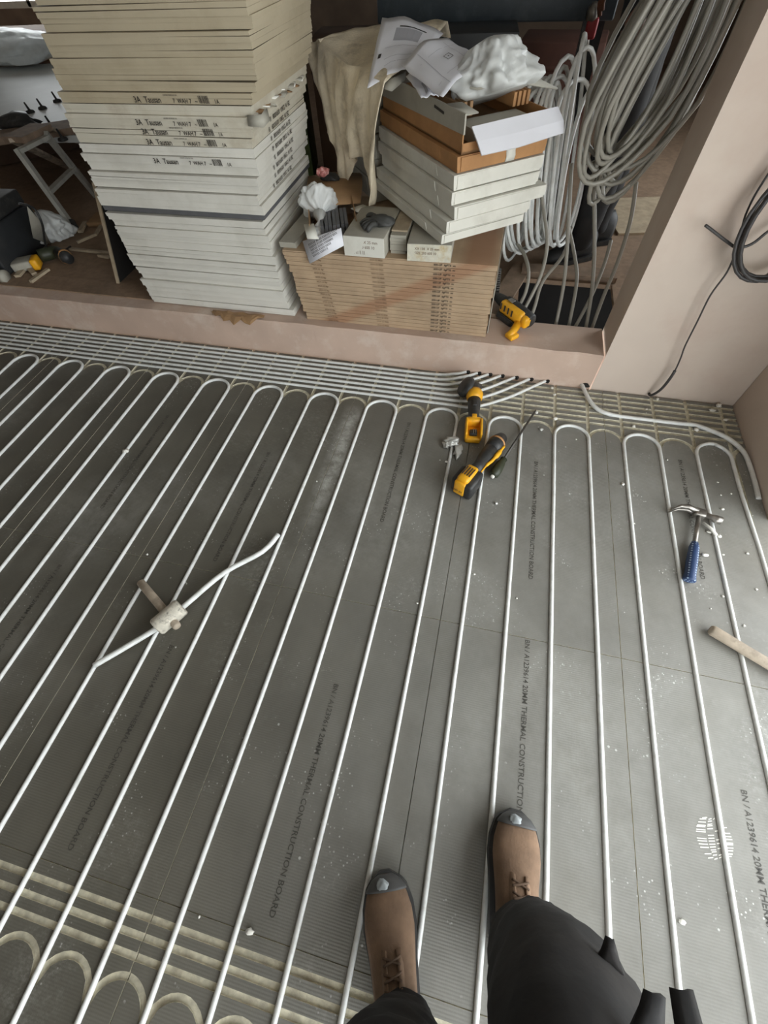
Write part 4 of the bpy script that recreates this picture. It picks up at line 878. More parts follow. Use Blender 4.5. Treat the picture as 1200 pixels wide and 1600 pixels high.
# claw hammer: x from butt to head
ch = oriented('claw_hammer', (0.467, 0.325, 0.0), math.atan2(0.335, 0.085), 'claw hammer with a dotted blue grip, lying near the right wall', 'hammer')
part(MB().tube([(0, 0, 0.019), (0.004, 0, 0.02), (0.03, 0, 0.02), (0.09, 0, 0.021), (0.15, 0, 0.022), (0.172, 0, 0.022)], [0.018, 0.021, 0.0185, 0.0185, 0.0165, 0.012], M_BLUE, 16), 'grip', ch)
part(MB().tube([(0.165, 0, 0.022), (0.23, 0, 0.024), (0.30, 0, 0.026)], [0.0085, 0.008, 0.009], M_STEEL, 12), 'shank', ch)
hd = MB(); hd.bbox((0.315, 0, 0.028), (0.036, 0.04, 0.028), M_STEEL, None, 0.006)
hd.tube([(0.315, -0.015, 0.028), (0.316, -0.045, 0.028), (0.313, -0.056, 0.028), (0.313, -0.076, 0.028)], [0.012, 0.011, 0.0155, 0.016], M_STEEL, 16)
for s in (-1, 1): hd.tube([(0.317, 0.01, 0.028 + s * 0.004), (0.32, 0.045, 0.03 + s * 0.008), (0.311, 0.072, 0.028 + s * 0.01), (0.288, 0.1, 0.018 + s * 0.01)], [0.012, 0.010, 0.007, 0.003], M_STEEL, 10)
part(hd, 'hammer_head', ch)
# long wooden handle entering from the right
MB().tube([(0.508, 0.154, 0.02), (0.515, 0.151, 0.02), (0.60, 0.106, 0.021), (0.70, 0.054, 0.022), (0.80, 0.002, 0.022), (0.95, -0.075, 0.022)], [0.015, 0.0185, 0.0175, 0.0175, 0.018, 0.018], M_WOOD2, 14).build('wooden_handle', label='worn round wooden handle lying across pipes at the right edge', cat='handle')
# mallet
ml = oriented('mallet', (-1.492, -0.108, 0.0), math.atan2(-0.245 + 0.108 + 0.024, -1.285 + 1.492), 'plaster-caked black mallet with wooden handle, lying on the loose pipe', 'mallet')
part(MB().tube([(-0.004, 0, 0.026), (0.0, 0, 0.026), (0.1, 0, 0.034), (0.19, 0, 0.042), (0.262, 0, 0.048), (0.268, 0, 0.0485)], [0.011, 0.0145, 0.0150, 0.0150, 0.014, 0.012], M_WOOD2, 14), 'handle', ml)
part(MB().tube([(0.212, -0.052, 0.045), (0.212, -0.046, 0.045), (0.212, 0, 0.045), (0.212, 0.046, 0.045), (0.212, 0.052, 0.045)], [0.030, 0.034, 0.034, 0.034, 0.030], M_MALLET, 20), 'mallet_head', ml)

# auger drill standing on the sill
dr = empty('auger_drill', (-0.27, 1.47, SILL_Z), 'yellow and black cordless drill with long auger bit, on the sill', 'power tool')
a0 = Vector((-0.325, 1.60, 0.25)); ax = (Vector((-0.165, 1.445, 0.24)) - a0).normalized()
RD = frame(ax); dd = lambda x, y, z_: a0 + RD @ (Vector((x, y, z_)) * 1.16)
MB().tube([dd(-0.06, 0, 0), dd(-0.02, 0, 0), dd(0.0, 0, 0), dd(0.02, 0, 0)], [0.017, 0.026, 0.028, 0.03], M_BLK, 16).build('chuck', dr)
MB().tube([dd(0.015, 0, 0), dd(0.05, 0, 0), dd(0.12, 0, 0), dd(0.165, 0, 0), dd(0.172, 0, 0)], [0.036, 0.038, 0.036, 0.034, 0.026], M_BLK, 20).build('motor_body', dr)
MB().bbox(dd(0.08, -0.024, 0.004), (0.15, 0.042, 0.06), M_YEL, RD, 0.014).bbox(dd(0.155, -0.018, 0.0), (0.04, 0.045, 0.055), M_YEL, RD, 0.012).build('yellow_shell', dr)
sm_ = MB()
for k_ in range(4): sm_.box(dd(0.03 + 0.022 * k_, -0.0455, 0.012), (0.008, 0.002, 0.03), M_BLK, RD)
sm_.box(dd(0.075, -0.0455, -0.018), (0.09, 0.002, 0.006), M_BLK, RD); sm_.build('vent_slots', dr)
MB().bbox(dd(0.16, -0.085, -0.036), (0.05, 0.05, 0.022), M_YEL, RD, 0.006).build('battery_foot', dr)
MB().tube([dd(0.135, -0.035, -0.015), dd(0.15, -0.075, -0.03), dd(0.155, -0.1, -0.04)], [0.02, 0.018, 0.02], M_YEL, 14).build('grip', dr)
MB().bbox(dd(0.06, -0.035, -0.035), (0.11, 0.03, 0.03), M_BLK, RD, 0.008).build('side_handle', dr)
MB().bbox(dd(0.05, -0.01, 0.035), (0.03, 0.025, 0.006), M_STEEL, RD, 0.002).build('gear_switch', dr)
bt = Vector((-0.375, 1.850, 0.282)) ; b0 = dd(-0.05, 0, 0); bd = (bt - b0); BL = bd.length; RBt = frame(bd)
au = MB(); au.tube([b0, b0 + bd * 0.98], 0.0045, M_DSTEEL, 8)
hp = []
for i in range(141):
    a = i / 140 * 2 * math.pi * 10; hp.append(b0 + RBt @ Vector((0.03 + (BL - 0.03) * i / 140, 0.0095 * math.cos(a), 0.0095 * math.sin(a))))
au.tube(hp, 0.0045, M_DSTEEL, 6); au.build('auger_bit', dr)

# ------------------------------------------------------------------ crumbs of plaster and foil
DEB = [(-0.062,0.997,9),(-0.228,0.538,7),(-0.463,0.719,6),(-0.086,1.109,8),(-0.017,1.299,7),(-0.004,1.253,6),(0.001,1.082,8),(0.095,0.966,4),(0.42,1.227,5),(0.477,1.31,6),(0.746,1.31,11),(0.712,1.274,10),(0.759,1.219,8),(0.621,1.129,10),(0.352,1.098,8),(0.28,0.743,7),(0.474,0.917,4),(0.659,0.763,4),(0.7,0.778,4),(0.651,0.69,6),(0.581,0.566,6),(0.615,0.555,8),(0.548,0.457,9),(0.701,0.497,5),(0.616,0.474,3),(0.582,0.298,4),(0.534,0.241,3),(-1.948,0.488,11),(-0.715,-0.897,8),(-0.466,0.042,4),(-0.121,0.137,3),(0.323,-0.627,6),(-1.552,0.013,4),(-0.854,-0.903,3),(0.31,0.55,3),(0.39,0.35,3),(0.63,0.2,4),(0.70,0.35,4),(0.66,0.83,3),(-1.0,0.5,3),(-0.28,0.2,3)]
SPECIAL = {0: 'pale flake of plaster right of the screwdriver tip', 1: 'silvery square flake on the floor below the screwdriver handle', 22: 'round cream crumb beside the blue hammer grip', 27: 'small cream crumb sitting on a pipe far to the left', 28: 'pale plaster flake on the joint left of the boots', 15: 'torn white scrap beside the pipe left of the claw hammer'}
LAND = {'the claw hammer head': (0.545, 0.645), 'the butt of the blue hammer grip': (0.467, 0.323), 'the end of the loose wooden handle': (0.51, 0.153), 'the back right floor corner': (0.8, 1.33), 'the yellow battery of the cordless tool': (-0.36, 0.6), 'the tip of the long screwdriver': (-0.07, 1.16), 'the head of the small grinder': (-0.394, 1.17), 'the mallet head': (-1.28, -0.2), 'the toe of the left boot': (-0.41, -0.705), 'the toe of the right boot': (-0.09, -0.5), 'the point where the single supply pipe leaves the wall': (0.12, 1.33)}
NEAR = {}
for i, (x, y, px) in enumerate(DEB):
    k = min(LAND, key=lambda n: math.hypot(LAND[n][0] - x, LAND[n][1] - y)); NEAR.setdefault(k, []).append((math.hypot(LAND[k][0] - x, LAND[k][1] - y), i))
CRUMB_LABEL = {i: 'white plaster crumb, %s nearest to %s' % (ORD[r], k) for k, L in NEAR.items() for r, (d_, i) in enumerate(sorted(L))}
for i, (x, y, px) in enumerate(DEB):
    s = px * 0.0011
    mb = MB().blob((x, y, s * 0.45), (s * random.uniform(0.8, 1.3), s * random.uniform(0.7, 1.1), s * 0.6), M_CRUMB if i not in (0, 1) else M_FOIL, 0.7, 2, i * 3 + 1, 1.8, -s * 0.45)
    mb.build('plaster_crumb', label=SPECIAL.get(i, CRUMB_LABEL[i]), cat='crumb', group='plaster crumbs scattered on the floor')
fm = MB(); fm.blob((-0.455, 0.83, 0.018), (0.03, 0.022, 0.016), M_FOIL, 0.8, 3, 5); fm.blob((-0.42, 0.79, 0.012), (0.016, 0.04, 0.01), M_FOIL, 0.8, 3, 15); fm.blob((-0.475, 0.815, 0.012), (0.016, 0.02, 0.012), M_FOIL, 0.8, 3, 25)
fm.build('crumpled_foil', label='crumpled dirty foil on the pipe just left of the cordless tool', cat='foil')
tm = MB(); tm.tube([(0.56, 0.60, 0.012), (0.585, 0.575, 0.014), (0.60, 0.55, 0.012)], 0.006, M_CRUMB, 6); tm.build('tape_strip', label='short white strip of tape below the claw hammer head', cat='tape')
dk = MB(); dk.blob((0.142, 1.332, 0.016), (0.016, 0.008, 0.014), M_DARK, 0.6, 2, 4); dk.build('pipe_sealant', label='dark dab of sealant where the single pipe leaves the wall', cat='sealant')
for i, xe in enumerate(ends):
    MB().tube([(xe + 0.012, 1.326, 0.015), (xe + 0.016, 1.335, 0.015)], 0.0098, M_DARK, 12).build('pipe_hole_ring', label='dark ring drawn as the shaded hole round the supply pipe end at the sill, %s from the left' % ORD[i], cat='collar', group='foam rings where the pipes enter the sill')  # near-black rings stand in for the shade of the wall holes


# ------------------------------------------------------------------ the cluttered room beyond, on the left
lp = empty('plywood_edge', (-2.5, 1.6, SILL_Z), 'thin board standing on edge beside the tall stack', 'board')
MB().hexa([(-2.560, 1.55, 0.187), (-2.545, 1.55, 0.187), (-2.545, 2.1, 0.187), (-2.560, 2.1, 0.187), (-2.368, 1.55, 0.69), (-2.353, 1.55, 0.69), (-2.353, 2.1, 0.66), (-2.368, 2.1, 0.66)], M_DARK).build('board_panel', lp)  # plywood face near-black: the shade beside the stack is painted in
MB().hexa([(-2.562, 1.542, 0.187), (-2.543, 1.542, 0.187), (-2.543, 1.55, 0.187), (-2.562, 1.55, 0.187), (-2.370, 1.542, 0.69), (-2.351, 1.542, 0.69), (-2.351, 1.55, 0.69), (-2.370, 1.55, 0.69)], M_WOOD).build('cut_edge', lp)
# step ladder
ld = empty('step_ladder', (-3.3, 2.2, SILL_Z), 'dull aluminium step ladder leaning among the clutter on the left', 'ladder')
S1b, S1t = Vector((-3.265, 2.125, 0.187)), Vector((-3.380, 2.157, 0.620)); S2b, S2t = Vector((-3.475, 2.671, 0.187)), Vector((-3.364, 2.412, 0.620))
for a, b in ((S1b, S1t), (S2b, S2t)):
    d = b - a; R = frame(d, (S2b - S1b)); MB().box((a + b) / 2, (d.length, 0.026, 0.045), M_ALU, R).build('stile', ld)
for k in (0.97, 0.49):
    a, b = S1b.lerp(S1t, k), S2b.lerp(S2t, k); d = b - a; MB().box((a + b) / 2, (d.length, 0.04, 0.02), M_ALU, frame(d)).build('rung', ld)
a = S1b.lerp(S1t, 0.98) + Vector((-0.1, 0.1, 0.02)); b = S2b.lerp(S2t, 0.98) + Vector((-0.1, 0.1, 0.02)); d = b - a
MB().box((a + b) / 2, (d.length, 0.16, 0.03), M_JOIST, frame(d)).build('top_tread', ld)
MB().tube([S1b + Vector((0.01, -0.01, 0.0)), S1b + Vector((-0.02, 0.015, 0.05))], 0.03, M_BLK, 8).build('rubber_foot', ld)
for a, b in ((a, Vector((-3.95, 3.1, 0.19))), (b, Vector((-3.9, 3.5, 0.19)))):
    d = b - a; MB().box((a + b) / 2, (d.length, 0.05, 0.02), M_WOOD2, frame(d)).build('rear_leg', ld)
# black case with a strap
cs = empty('tool_case', (-3.6, 1.7, SILL_Z), 'large dark tool case at the left edge of the raised floor', 'case')
MB().bbox((-3.70, 1.70, 0.30), (0.80, 0.46, 0.22), M_CASE, rz(0.08), 0.015).build('case_body', cs)
MB().bbox((-3.70, 1.70, 0.45), (0.78, 0.44, 0.08), M_BLK, rz(0.08), 0.015).build('case_lid', cs)
MB().bbox((-3.33, 1.62, 0.42), (0.03, 0.08, 0.03), M_ALU, rz(0.08), 0.005).build('latch', cs)
for j in range(3): MB().bbox((-3.62 - 0.12 * j, 1.72 + 0.03 * j, 0.52 + 0.025 * (j % 2)), (0.14, 0.3, 0.05), (M_JOIST, M_CASE, M_GBOX)[j], rz(0.3 * j)).build('clutter_box', label='%s small dusty box lying on the dark tool case' % ('right-hand', 'middle', 'left-hand')[j], cat='box')
MB().tube([(-2.981, 1.608, 0.550), (-2.986, 1.684, 0.500), (-2.994, 1.682, 0.420), (-3.153, 1.748, 0.260), (-3.143, 1.757, 0.200), (-3.144, 1.906, 0.190)], 0.006, M_BLK, 8, sub=5).build('black_hose', label='thin black hose hanging down over the dark tool case', cat='hose')
gathered_bag((-3.323, 1.997, 0.190), (-0.1, 0.1, 1), 0.16, [(0.0, 0.13), (0.1, 0.15), (0.3, 0.14), (0.55, 0.11), (0.78, 0.08), (0.92, 0.05), (1.0, 0.012)], 8, 0.15, 13, None, None, 0.0).build('plastic_bag', label='crumpled white plastic bag on the floor between tool case and ladder', cat='bag')
MB().grid([[(-3.044, 1.702, 0.500), (-3.090, 1.761, 0.400)], [(-3.220, 1.756, 0.300), (-3.274, 1.891, 0.200)]], M_GBOX, 0.004).build('grey_flap', label='grey sheet sticking out behind the dark tool case', cat='sheet')
# wooden scraps
for pts, w, lab in ((((-3.097, 1.463, 0.195), (-3.081, 1.609, 0.195)), 0.02, 'short pale wood batten nearest the sill on the left'), (((-3.111, 1.865, 0.195), (-2.803, 1.850, 0.195)), 0.022, 'long thin wood strip reaching to the plywood edge'), (((-3.123, 1.950, 0.195), (-3.063, 2.077, 0.195)), 0.018, 'wood sliver below the ladder foot'), (((-3.063, 2.077, 0.195), (-3.108, 2.204, 0.195)), 0.018, 'short wood sliver by the plywood edge'), (((-3.197, 2.091, 0.197), (-3.247, 2.220, 0.197)), 0.03, 'stubby wood chip next to the ladder foot'), (((-2.865, 1.816, 0.195), (-2.782, 1.804, 0.195)), 0.02, 'small wood chip below the long strip'), (((-3.219, 1.498, 0.198), (-3.251, 1.600, 0.198)), 0.035, 'pale wood block in front of the dark case'), (((-3.196, 1.585, 0.198), (-3.129, 1.542, 0.198)), 0.03, 'smaller pale wood block in front of the dark case')):
    a, b = Vector(pts[0]), Vector(pts[1]); d = b - a; MB().box((a + b) / 2, (d.length, w, 0.014), M_WOOD, frame(d), jit=0.002).build('wood_scrap', label=lab, cat='wood')
# another cordless drill lying half under the case
d2 = empty('cordless_drill', (-3.1, 1.72, SILL_Z), 'dusty cordless drill lying in front of the dark case', 'power tool')
MB().tube([(-3.178, 1.687, 0.230), (-3.114, 1.746, 0.230), (-3.061, 1.737, 0.230)], [0.035, 0.033, 0.028], M_OLIVE, 14, sub=3).build('drill_body', d2)
MB().tube([(-3.069, 1.736, 0.230), (-3.008, 1.704, 0.230), (-2.963, 1.687, 0.230)], [0.034, 0.038, 0.03], M_BLK, 14).build('chuck', d2)
MB().tube([(-3.013, 1.711, 0.230), (-2.997, 1.702, 0.230)], 0.0395, M_KRAFT, 14).build('collar_ring', d2)
MB().bbox((-3.170, 1.630, 0.220), (0.04, 0.09, 0.06), M_YEL, rz(0.5), 0.01).build('battery_cap', d2)
MB().bbox((-3.246, 1.613, 0.215), (0.13, 0.1, 0.05), M_GBOX, rz(0.6), 0.01).build('torn_box', label='small torn pale box in front of the dark case', cat='box')
MB().tube([(-3.303, 1.461, 0.210), (-3.262, 1.468, 0.210)], 0.035, M_GBOX, 12).build('paper_tube', label='end of a grey tube at the left frame edge', cat='tube')
# shower-tray like white panel on trestle with black clips, wrapped bundle on top
A, B, C_, D_ = [Vector(v) for v in ((-6.0, 4.5, 0.5), (-5.13, 4.69, 0.5), (-3.35, 2.70, 0.5), (-4.35, 2.60, 0.5))]
MB().hexa([A, D_, C_, B] + [v + Vector((0, 0, 0.04)) for v in (A, D_, C_, B)], M_SHEET).build('tray_board', label='large white panel with black pegs lying across boxes far left', cat='panel')
MB().bbox((-4.75, 3.7, 0.34), (0.8, 1.3, 0.295), M_CLUTTER, rz(-0.75)).build('brown_crate', label='brown crate under the large white panel', cat='crate')
for i, v in enumerate(((-4.150, 3.156, 0.540), (-4.114, 3.255, 0.540), (-4.117, 3.442, 0.540), (-3.723, 2.853, 0.540), (-3.433, 2.596, 0.540))):
    k = empty('panel_peg', v, 'black peg standing on the large white panel, %s of five' % ORD[i], 'peg', 'black pegs on the white panel'); v = Vector(v)
    MB().tube([v, v + Vector((0, 0, 0.012)), v + Vector((0, 0, 0.018)), v + Vector((-0.01, 0, 0.06))], [0.034, 0.03, 0.009, 0.006], M_BLK, 10).build('peg_body', k)
MB().blob((-3.899, 2.751, 0.580), (0.2, 0.09, 0.05), M_BLK, 0.4, 3, 2).build('black_strap', label='black bundled strap at the near end of the white panel', cat='strap')
MB().box((-3.747, 2.611, 0.560), (0.75, 0.2, 0.04), M_JOIST, rz(0.55), jit=0.004).build('timber_plank', label='dusty plank between ladder top and white panel', cat='plank')
wr = empty('wrapped_bundle', (-5.4, 4.9, 0.54), 'clear plastic wrapped pale bundle on the far end of the white panel', 'bundle')
MB().bbox((-5.62, 4.72, 0.62), (0.9, 0.55, 0.13), M_SHEET, rz(0.15), 0.05).build('bundle_core', wr)
crumpled_bag((-5.58, 4.72, 0.63), (0.62, 0.42, 0.14), 5, M_CLEAR, 0.3).build('clear_wrap', wr)
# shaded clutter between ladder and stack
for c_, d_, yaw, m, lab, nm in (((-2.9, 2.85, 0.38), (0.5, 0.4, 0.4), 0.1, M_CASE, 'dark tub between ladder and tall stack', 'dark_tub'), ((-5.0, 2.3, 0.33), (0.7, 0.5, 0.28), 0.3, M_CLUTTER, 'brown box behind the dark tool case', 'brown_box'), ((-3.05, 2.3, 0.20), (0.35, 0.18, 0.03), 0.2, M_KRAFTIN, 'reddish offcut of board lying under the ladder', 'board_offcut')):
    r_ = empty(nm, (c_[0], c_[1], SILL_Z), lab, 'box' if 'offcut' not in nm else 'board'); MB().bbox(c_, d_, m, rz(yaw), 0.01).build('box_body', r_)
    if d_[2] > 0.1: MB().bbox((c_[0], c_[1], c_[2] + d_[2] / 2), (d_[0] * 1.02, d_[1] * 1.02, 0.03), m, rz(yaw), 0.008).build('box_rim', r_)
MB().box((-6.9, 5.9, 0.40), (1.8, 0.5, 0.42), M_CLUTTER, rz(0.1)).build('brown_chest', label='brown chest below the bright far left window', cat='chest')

# ------------------------------------------------------------------ behind the pile: bench and brown clutter
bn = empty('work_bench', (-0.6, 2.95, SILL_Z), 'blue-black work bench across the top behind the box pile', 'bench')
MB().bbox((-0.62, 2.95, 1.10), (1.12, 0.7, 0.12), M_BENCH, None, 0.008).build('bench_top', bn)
for x, y in ((-1.1, 2.68), (-0.12, 2.68), (-1.1, 3.22), (-0.12, 3.22)): MB().box((x, y, 0.61), (0.06, 0.06, 0.86), M_BLK).build('leg', bn)
cl = empty('bar_clamp', (-0.12, 2.6, 0.8), 'red handled steel clamp hanging at the right bench leg', 'clamp')
MB().tube([(-0.150, 2.580, 0.949), (-0.168, 2.580, 1.050)], 0.012, M_STEEL, 8).build('clamp_bar', cl); MB().bbox((-0.151, 2.570, 1.024), (0.05, 0.04, 0.07), M_RED, None, 0.01).build('clamp_handle', cl); MB().blob((-0.159, 2.570, 1.070), (0.03, 0.03, 0.035), M_STEEL, 0.1, 2, 1).build('clamp_screw', cl)
for c_, d_, yaw, m, lab, nm in (((-1.5, 3.4, 0.55), (0.6, 0.4, 0.72), 0.1, M_CLUTTER, 'brown carton seen just right of the tall stack top', 'brown_box'), ((-2.05, 3.3, 0.6), (0.3, 0.3, 0.82), 0.2, mat('green_pack', lin(70, 84, 40), 0.6, 0.5, 12), 'green and yellow pack seen beside the tall stack top', 'green_pack'), ((-0.75, 3.6, 0.45), (0.5, 0.35, 0.5), 0.1, M_CLUTTER, 'dark brown box under the bench', 'brown_box'), ((-0.2, 3.9, 0.5), (0.55, 0.4, 0.62), -0.1, mat('red_brown', lin(84, 54, 44), 0.8, 0.15, 8), 'reddish brown panel box behind the bench legs', 'brown_box'), ((-0.95, 2.52, 0.86), (0.32, 0.05, 0.3), 0.0, M_BLK, 'flat black board leaning under the bench edge', 'black_board'), ((-0.45, 4.6, 0.35), (0.9, 0.5, 0.32), 0.05, M_CASE, 'long dark case far behind the bench', 'dark_case'), ((-0.05, 5.7, 0.26), (0.9, 0.5, 0.14), 0.0, M_SHEET, 'bright white low block on the far floor', 'white_block')):  # last entry is a plain low white box, nothing more specific
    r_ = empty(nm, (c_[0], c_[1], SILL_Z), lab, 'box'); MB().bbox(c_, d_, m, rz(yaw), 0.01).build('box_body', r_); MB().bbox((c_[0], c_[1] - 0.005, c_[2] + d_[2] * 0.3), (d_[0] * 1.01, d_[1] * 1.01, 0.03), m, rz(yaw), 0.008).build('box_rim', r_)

MB().box((0.52, 2.85, 0.190), (0.55, 0.5, 0.012), M_WOOD, rz(0.2)).build('daylight_patch', label='pale board on the floor beyond the dark trouser legs', cat='board')  # thin pale slab standing in for the patch of daylight on the floor

# ------------------------------------------------------------------ people
def skinned(name, V, E_, root, matfn, sub=2, disp=0.0):
    """one continuous body surface grown from a skeleton of joints V = {name: (co, rx, ry)}"""
    keys = list(V); me = bpy.data.meshes.new(name); me.from_pydata([V[k][0] for k in keys], [(keys.index(a), keys.index(b)) for a, b in E_], [])
    o = bpy.data.objects.new(name, me); COL.objects.link(o)
    o.modifiers.new('skin', 'SKIN')
    for i, k in enumerate(keys):
        s = me.skin_vertices[0].data[i]; r = V[k][1:]; s.radius = (r[0], r[-1]); s.use_root = (k == root)
    ss = o.modifiers.new('sub', 'SUBSURF'); ss.levels = sub; ss.render_levels = sub
    dg = bpy.context.evaluated_depsgraph_get(); m2 = bpy.data.meshes.new_from_object(o.evaluated_get(dg)); m2.name = name
    bpy.data.objects.remove(o)
    mats = []
    for p in m2.polygons:
        m = matfn(p.center)
        if m not in mats: mats.append(m)
    m2.materials.clear()
    for m in mats: m2.materials.append(m)
    for p in m2.polygons: p.material_index = mats.index(matfn(p.center)); p.use_smooth = True
    if disp:
        for v in m2.vertices:
            q = v.co; k = disp * (noise.noise(Vector((q.x * 14, q.y * 14, q.z * 22))) + 0.6 * noise.noise(Vector((q.x * 30, q.y * 30, q.z * 48))))
            v.co = v.co + v.normal * k
    o2 = bpy.data.objects.new(name, m2); COL.objects.link(o2); return o2
def hand(parent, wrist, d, up, m, curl=0.6, left=False):
    """palm with four curled fingers of unequal length and a thumb from the side"""
    R = frame(d, up); w = Vector(wrist); q = lambda x, y, z_: w + R @ Vector((x, y, z_)); s = 1 if left else -1
    V = {'w': (q(-0.01, 0, 0), 0.024, 0.018), 'p': (q(0.04, 0, 0), 0.036, 0.015), 'k': (q(0.08, 0, -0.004), 0.038, 0.013)}; E_ = [('w', 'p'), ('p', 'k')]
    h = skinned('hand', V, E_, 'w', lambda c_: m, 2); put(h, parent)
    for j, (y, L) in enumerate(((-0.03, 0.068), (-0.01, 0.078), (0.01, 0.074), (0.028, 0.058))):
        p = [q(0.078, y * s, -0.003)]; a = 0.15
        for k in range(3): a += curl; p.append(p[-1] + R @ Vector((math.cos(a) * L * 0.38, 0, -math.sin(a) * L * 0.38)))
        MB().tube(p, [0.0095, 0.009, 0.0085, 0.007], m, 10, sub=1).build('finger', h)
    MB().tube([q(0.02, -0.028 * s, -0.004), q(0.045, -0.052 * s, -0.012), q(0.07, -0.056 * s, -0.022), q(0.088, -0.05 * s, -0.03)], [0.012, 0.011, 0.01, 0.008], m, 10).build('thumb', h)
def head(parent, c, fwd, skin, hair):
    """skull with nose, eyes, mouth, ears and hair"""
    R = frame(fwd); q = lambda x, y, z_: Vector(c) + R @ Vector((x, y, z_))
    bm = bmesh.new(); bmesh.ops.create_icosphere(bm, subdivisions=4, radius=1.0)
    for v in bm.verts:
        x, y, z_ = v.co; jaw = 1 - 0.28 * max(0, -z_ - 0.1); nose = 0.022 * math.exp(-((y / 0.14) ** 2 + ((z_ + 0.12) / 0.2) ** 2)) if x > 0 else 0; eye = -0.008 * (math.exp(-(((abs(y) - 0.36) / 0.16) ** 2 + ((z_ - 0.02) / 0.12) ** 2))) if x > 0 else 0
        v.co = Vector((x * (0.098 if x > 0 else 0.1) * (0.92 if z_ < -0.5 else 1) + nose + eye, y * 0.076 * jaw, z_ * 0.118))
    h = MB().bm(bm, skin, m4(R, c), True).build('head', parent)
    for s in (-1, 1):
        MB().blob(q(0.088, s * 0.03, 0.004), (0.011, 0.012, 0.008), M_PAPER, 0, 2).blob(q(0.097, s * 0.03, 0.004), (0.004, 0.005, 0.005), M_BLK, 0, 2).build('eye', h)
        MB().blob(q(-0.005, s * 0.078, -0.005), (0.02, 0.008, 0.032), skin, 0.1, 2, 2).build('ear', h)
    MB().tube([q(0.083, -0.024, -0.056), q(0.094, 0, -0.056), q(0.083, 0.024, -0.056)], [0.003, 0.005, 0.003], M_RED if False else mat('lips', lin(150, 90, 80), 0.5), 8, sub=3).build('mouth', h)
    bm = bmesh.new(); bmesh.ops.create_icosphere(bm, subdivisions=3, radius=1.0)
    bmesh.ops.delete(bm, geom=[v for v in bm.verts if v.co.z < 0.25 and v.co.x > -0.25 + v.co.z * 0.6 or v.co.z < -0.35], context='VERTS')
    for v in bm.verts: v.co = Vector((v.co.x * 0.109, v.co.y * 0.085, v.co.z * 0.13))
    MB().bm(bm, hair, m4(R, c), True).build('hair', h)
def boot(parent, toe, heel, label=None):
    """work boot from toe to heel on the floor (metres along -x of its own frame)"""
    toe = Vector(toe); heel = Vector(heel); d = heel - toe; L = d.length; R = frame(d); q = lambda x, y, z_: toe + R @ Vector((x, y, z_))
    b = empty('boot', toe, None, None); put(b, parent)
    def half_w(x):
        T = [(0, 0.012), (0.008, 0.028), (0.025, 0.041), (0.06, 0.051), (0.10, 0.053), (0.16, 0.045), (0.22, 0.041), (0.26, 0.038), (0.285, 0.026), (0.295, 0.01)]
        return 1.14 * lerp_table(T, x * 0.295 / L)
    def top(x):
        T = [(0, 0.035), (0.01, 0.052), (0.04, 0.066), (0.09, 0.078), (0.14, 0.10), (0.18, 0.13), (0.20, 0.15), (0.28, 0.15), (0.295, 0.13)]
        return lerp_table(T, x * 0.295 / L)
    xs = [L * k for k in (0.0, 0.012, 0.035, 0.08, 0.14, 0.22, 0.32, 0.42, 0.5, 0.58, 0.66, 0.74, 0.84, 0.93, 0.985, 1.0)]
    def ring(x, g=0.0, z0=0.022):
        w, t = half_w(x) + g, top(x) + g; pts = []
        for k in range(16):
            a = math.pi * 2 * k / 16; cx, cz_ = math.cos(a), math.sin(a)
            px = math.copysign(abs(cx) ** 0.75, cx) * w * (1 - 0.42 * max(0, cz_) ** 1.5 if x > 0.3 * L else 1 - 0.35 * max(0, cz_) ** 2)
            pts.append(q(x, px, z0 + (t - z0) * (0.5 + 0.5 * math.copysign(abs(cz_) ** 0.8, cz_))))
        return pts
    MB().loft([ring(x) for x in xs], M_SUEDE).build('upper', b)
    out = [(x, half_w(x) + 0.006) for x in [L * k / 24 for k in range(25)]]
    out[0] = (-0.006, 0.012); out[-1] = (L + 0.004, 0.012)
    MB().prism([(x, w) for x, w in out][::-1] + [(x, -w) for x, w in out], 0.0015, 0.028, M_SOLE, m4(R, toe)).build('sole', b)
    MB().loft([ring(x, 0.0035, 0.018) for x in (0.0, 0.004, 0.010, 0.018, 0.026, 0.031)], M_TOE).build('toe_cap', b)
    MB().blob(q(0.02, -0.006, top(0.02) + 0.0005), (0.017, 0.014, 0.0062), M_TOEWORN, 0.35, 3, 2).build('worn_patch', b)
    for s in (-1, 1):
        MB().grid([[q(x, s * (0.012 + 0.006 * i), top(x) + 0.003 - 0.006 * i) for x in (0.125, 0.15, 0.175, 0.195)] for i in range(3)], M_SUEDE, 0.004).build('lace_flap', b)
    for k in range(3):
        x = 0.135 + k * 0.022
        MB().tube([q(x, -0.02, top(x) + 0.004), q(x + 0.006, 0, top(x) + 0.009), q(x + 0.012, 0.02, top(x + 0.012) + 0.004)], 0.0026, M_LACE, 7, sub=3).build('lace', b)
        MB().tube([q(x + 0.012, -0.02, top(x + 0.012) + 0.004), q(x + 0.006, 0, top(x) + 0.010), q(x, 0.02, top(x) + 0.004)], 0.0026, M_LACE, 7, sub=3).build('lace', b)
    return b
def V_(*a): return Vector(a)
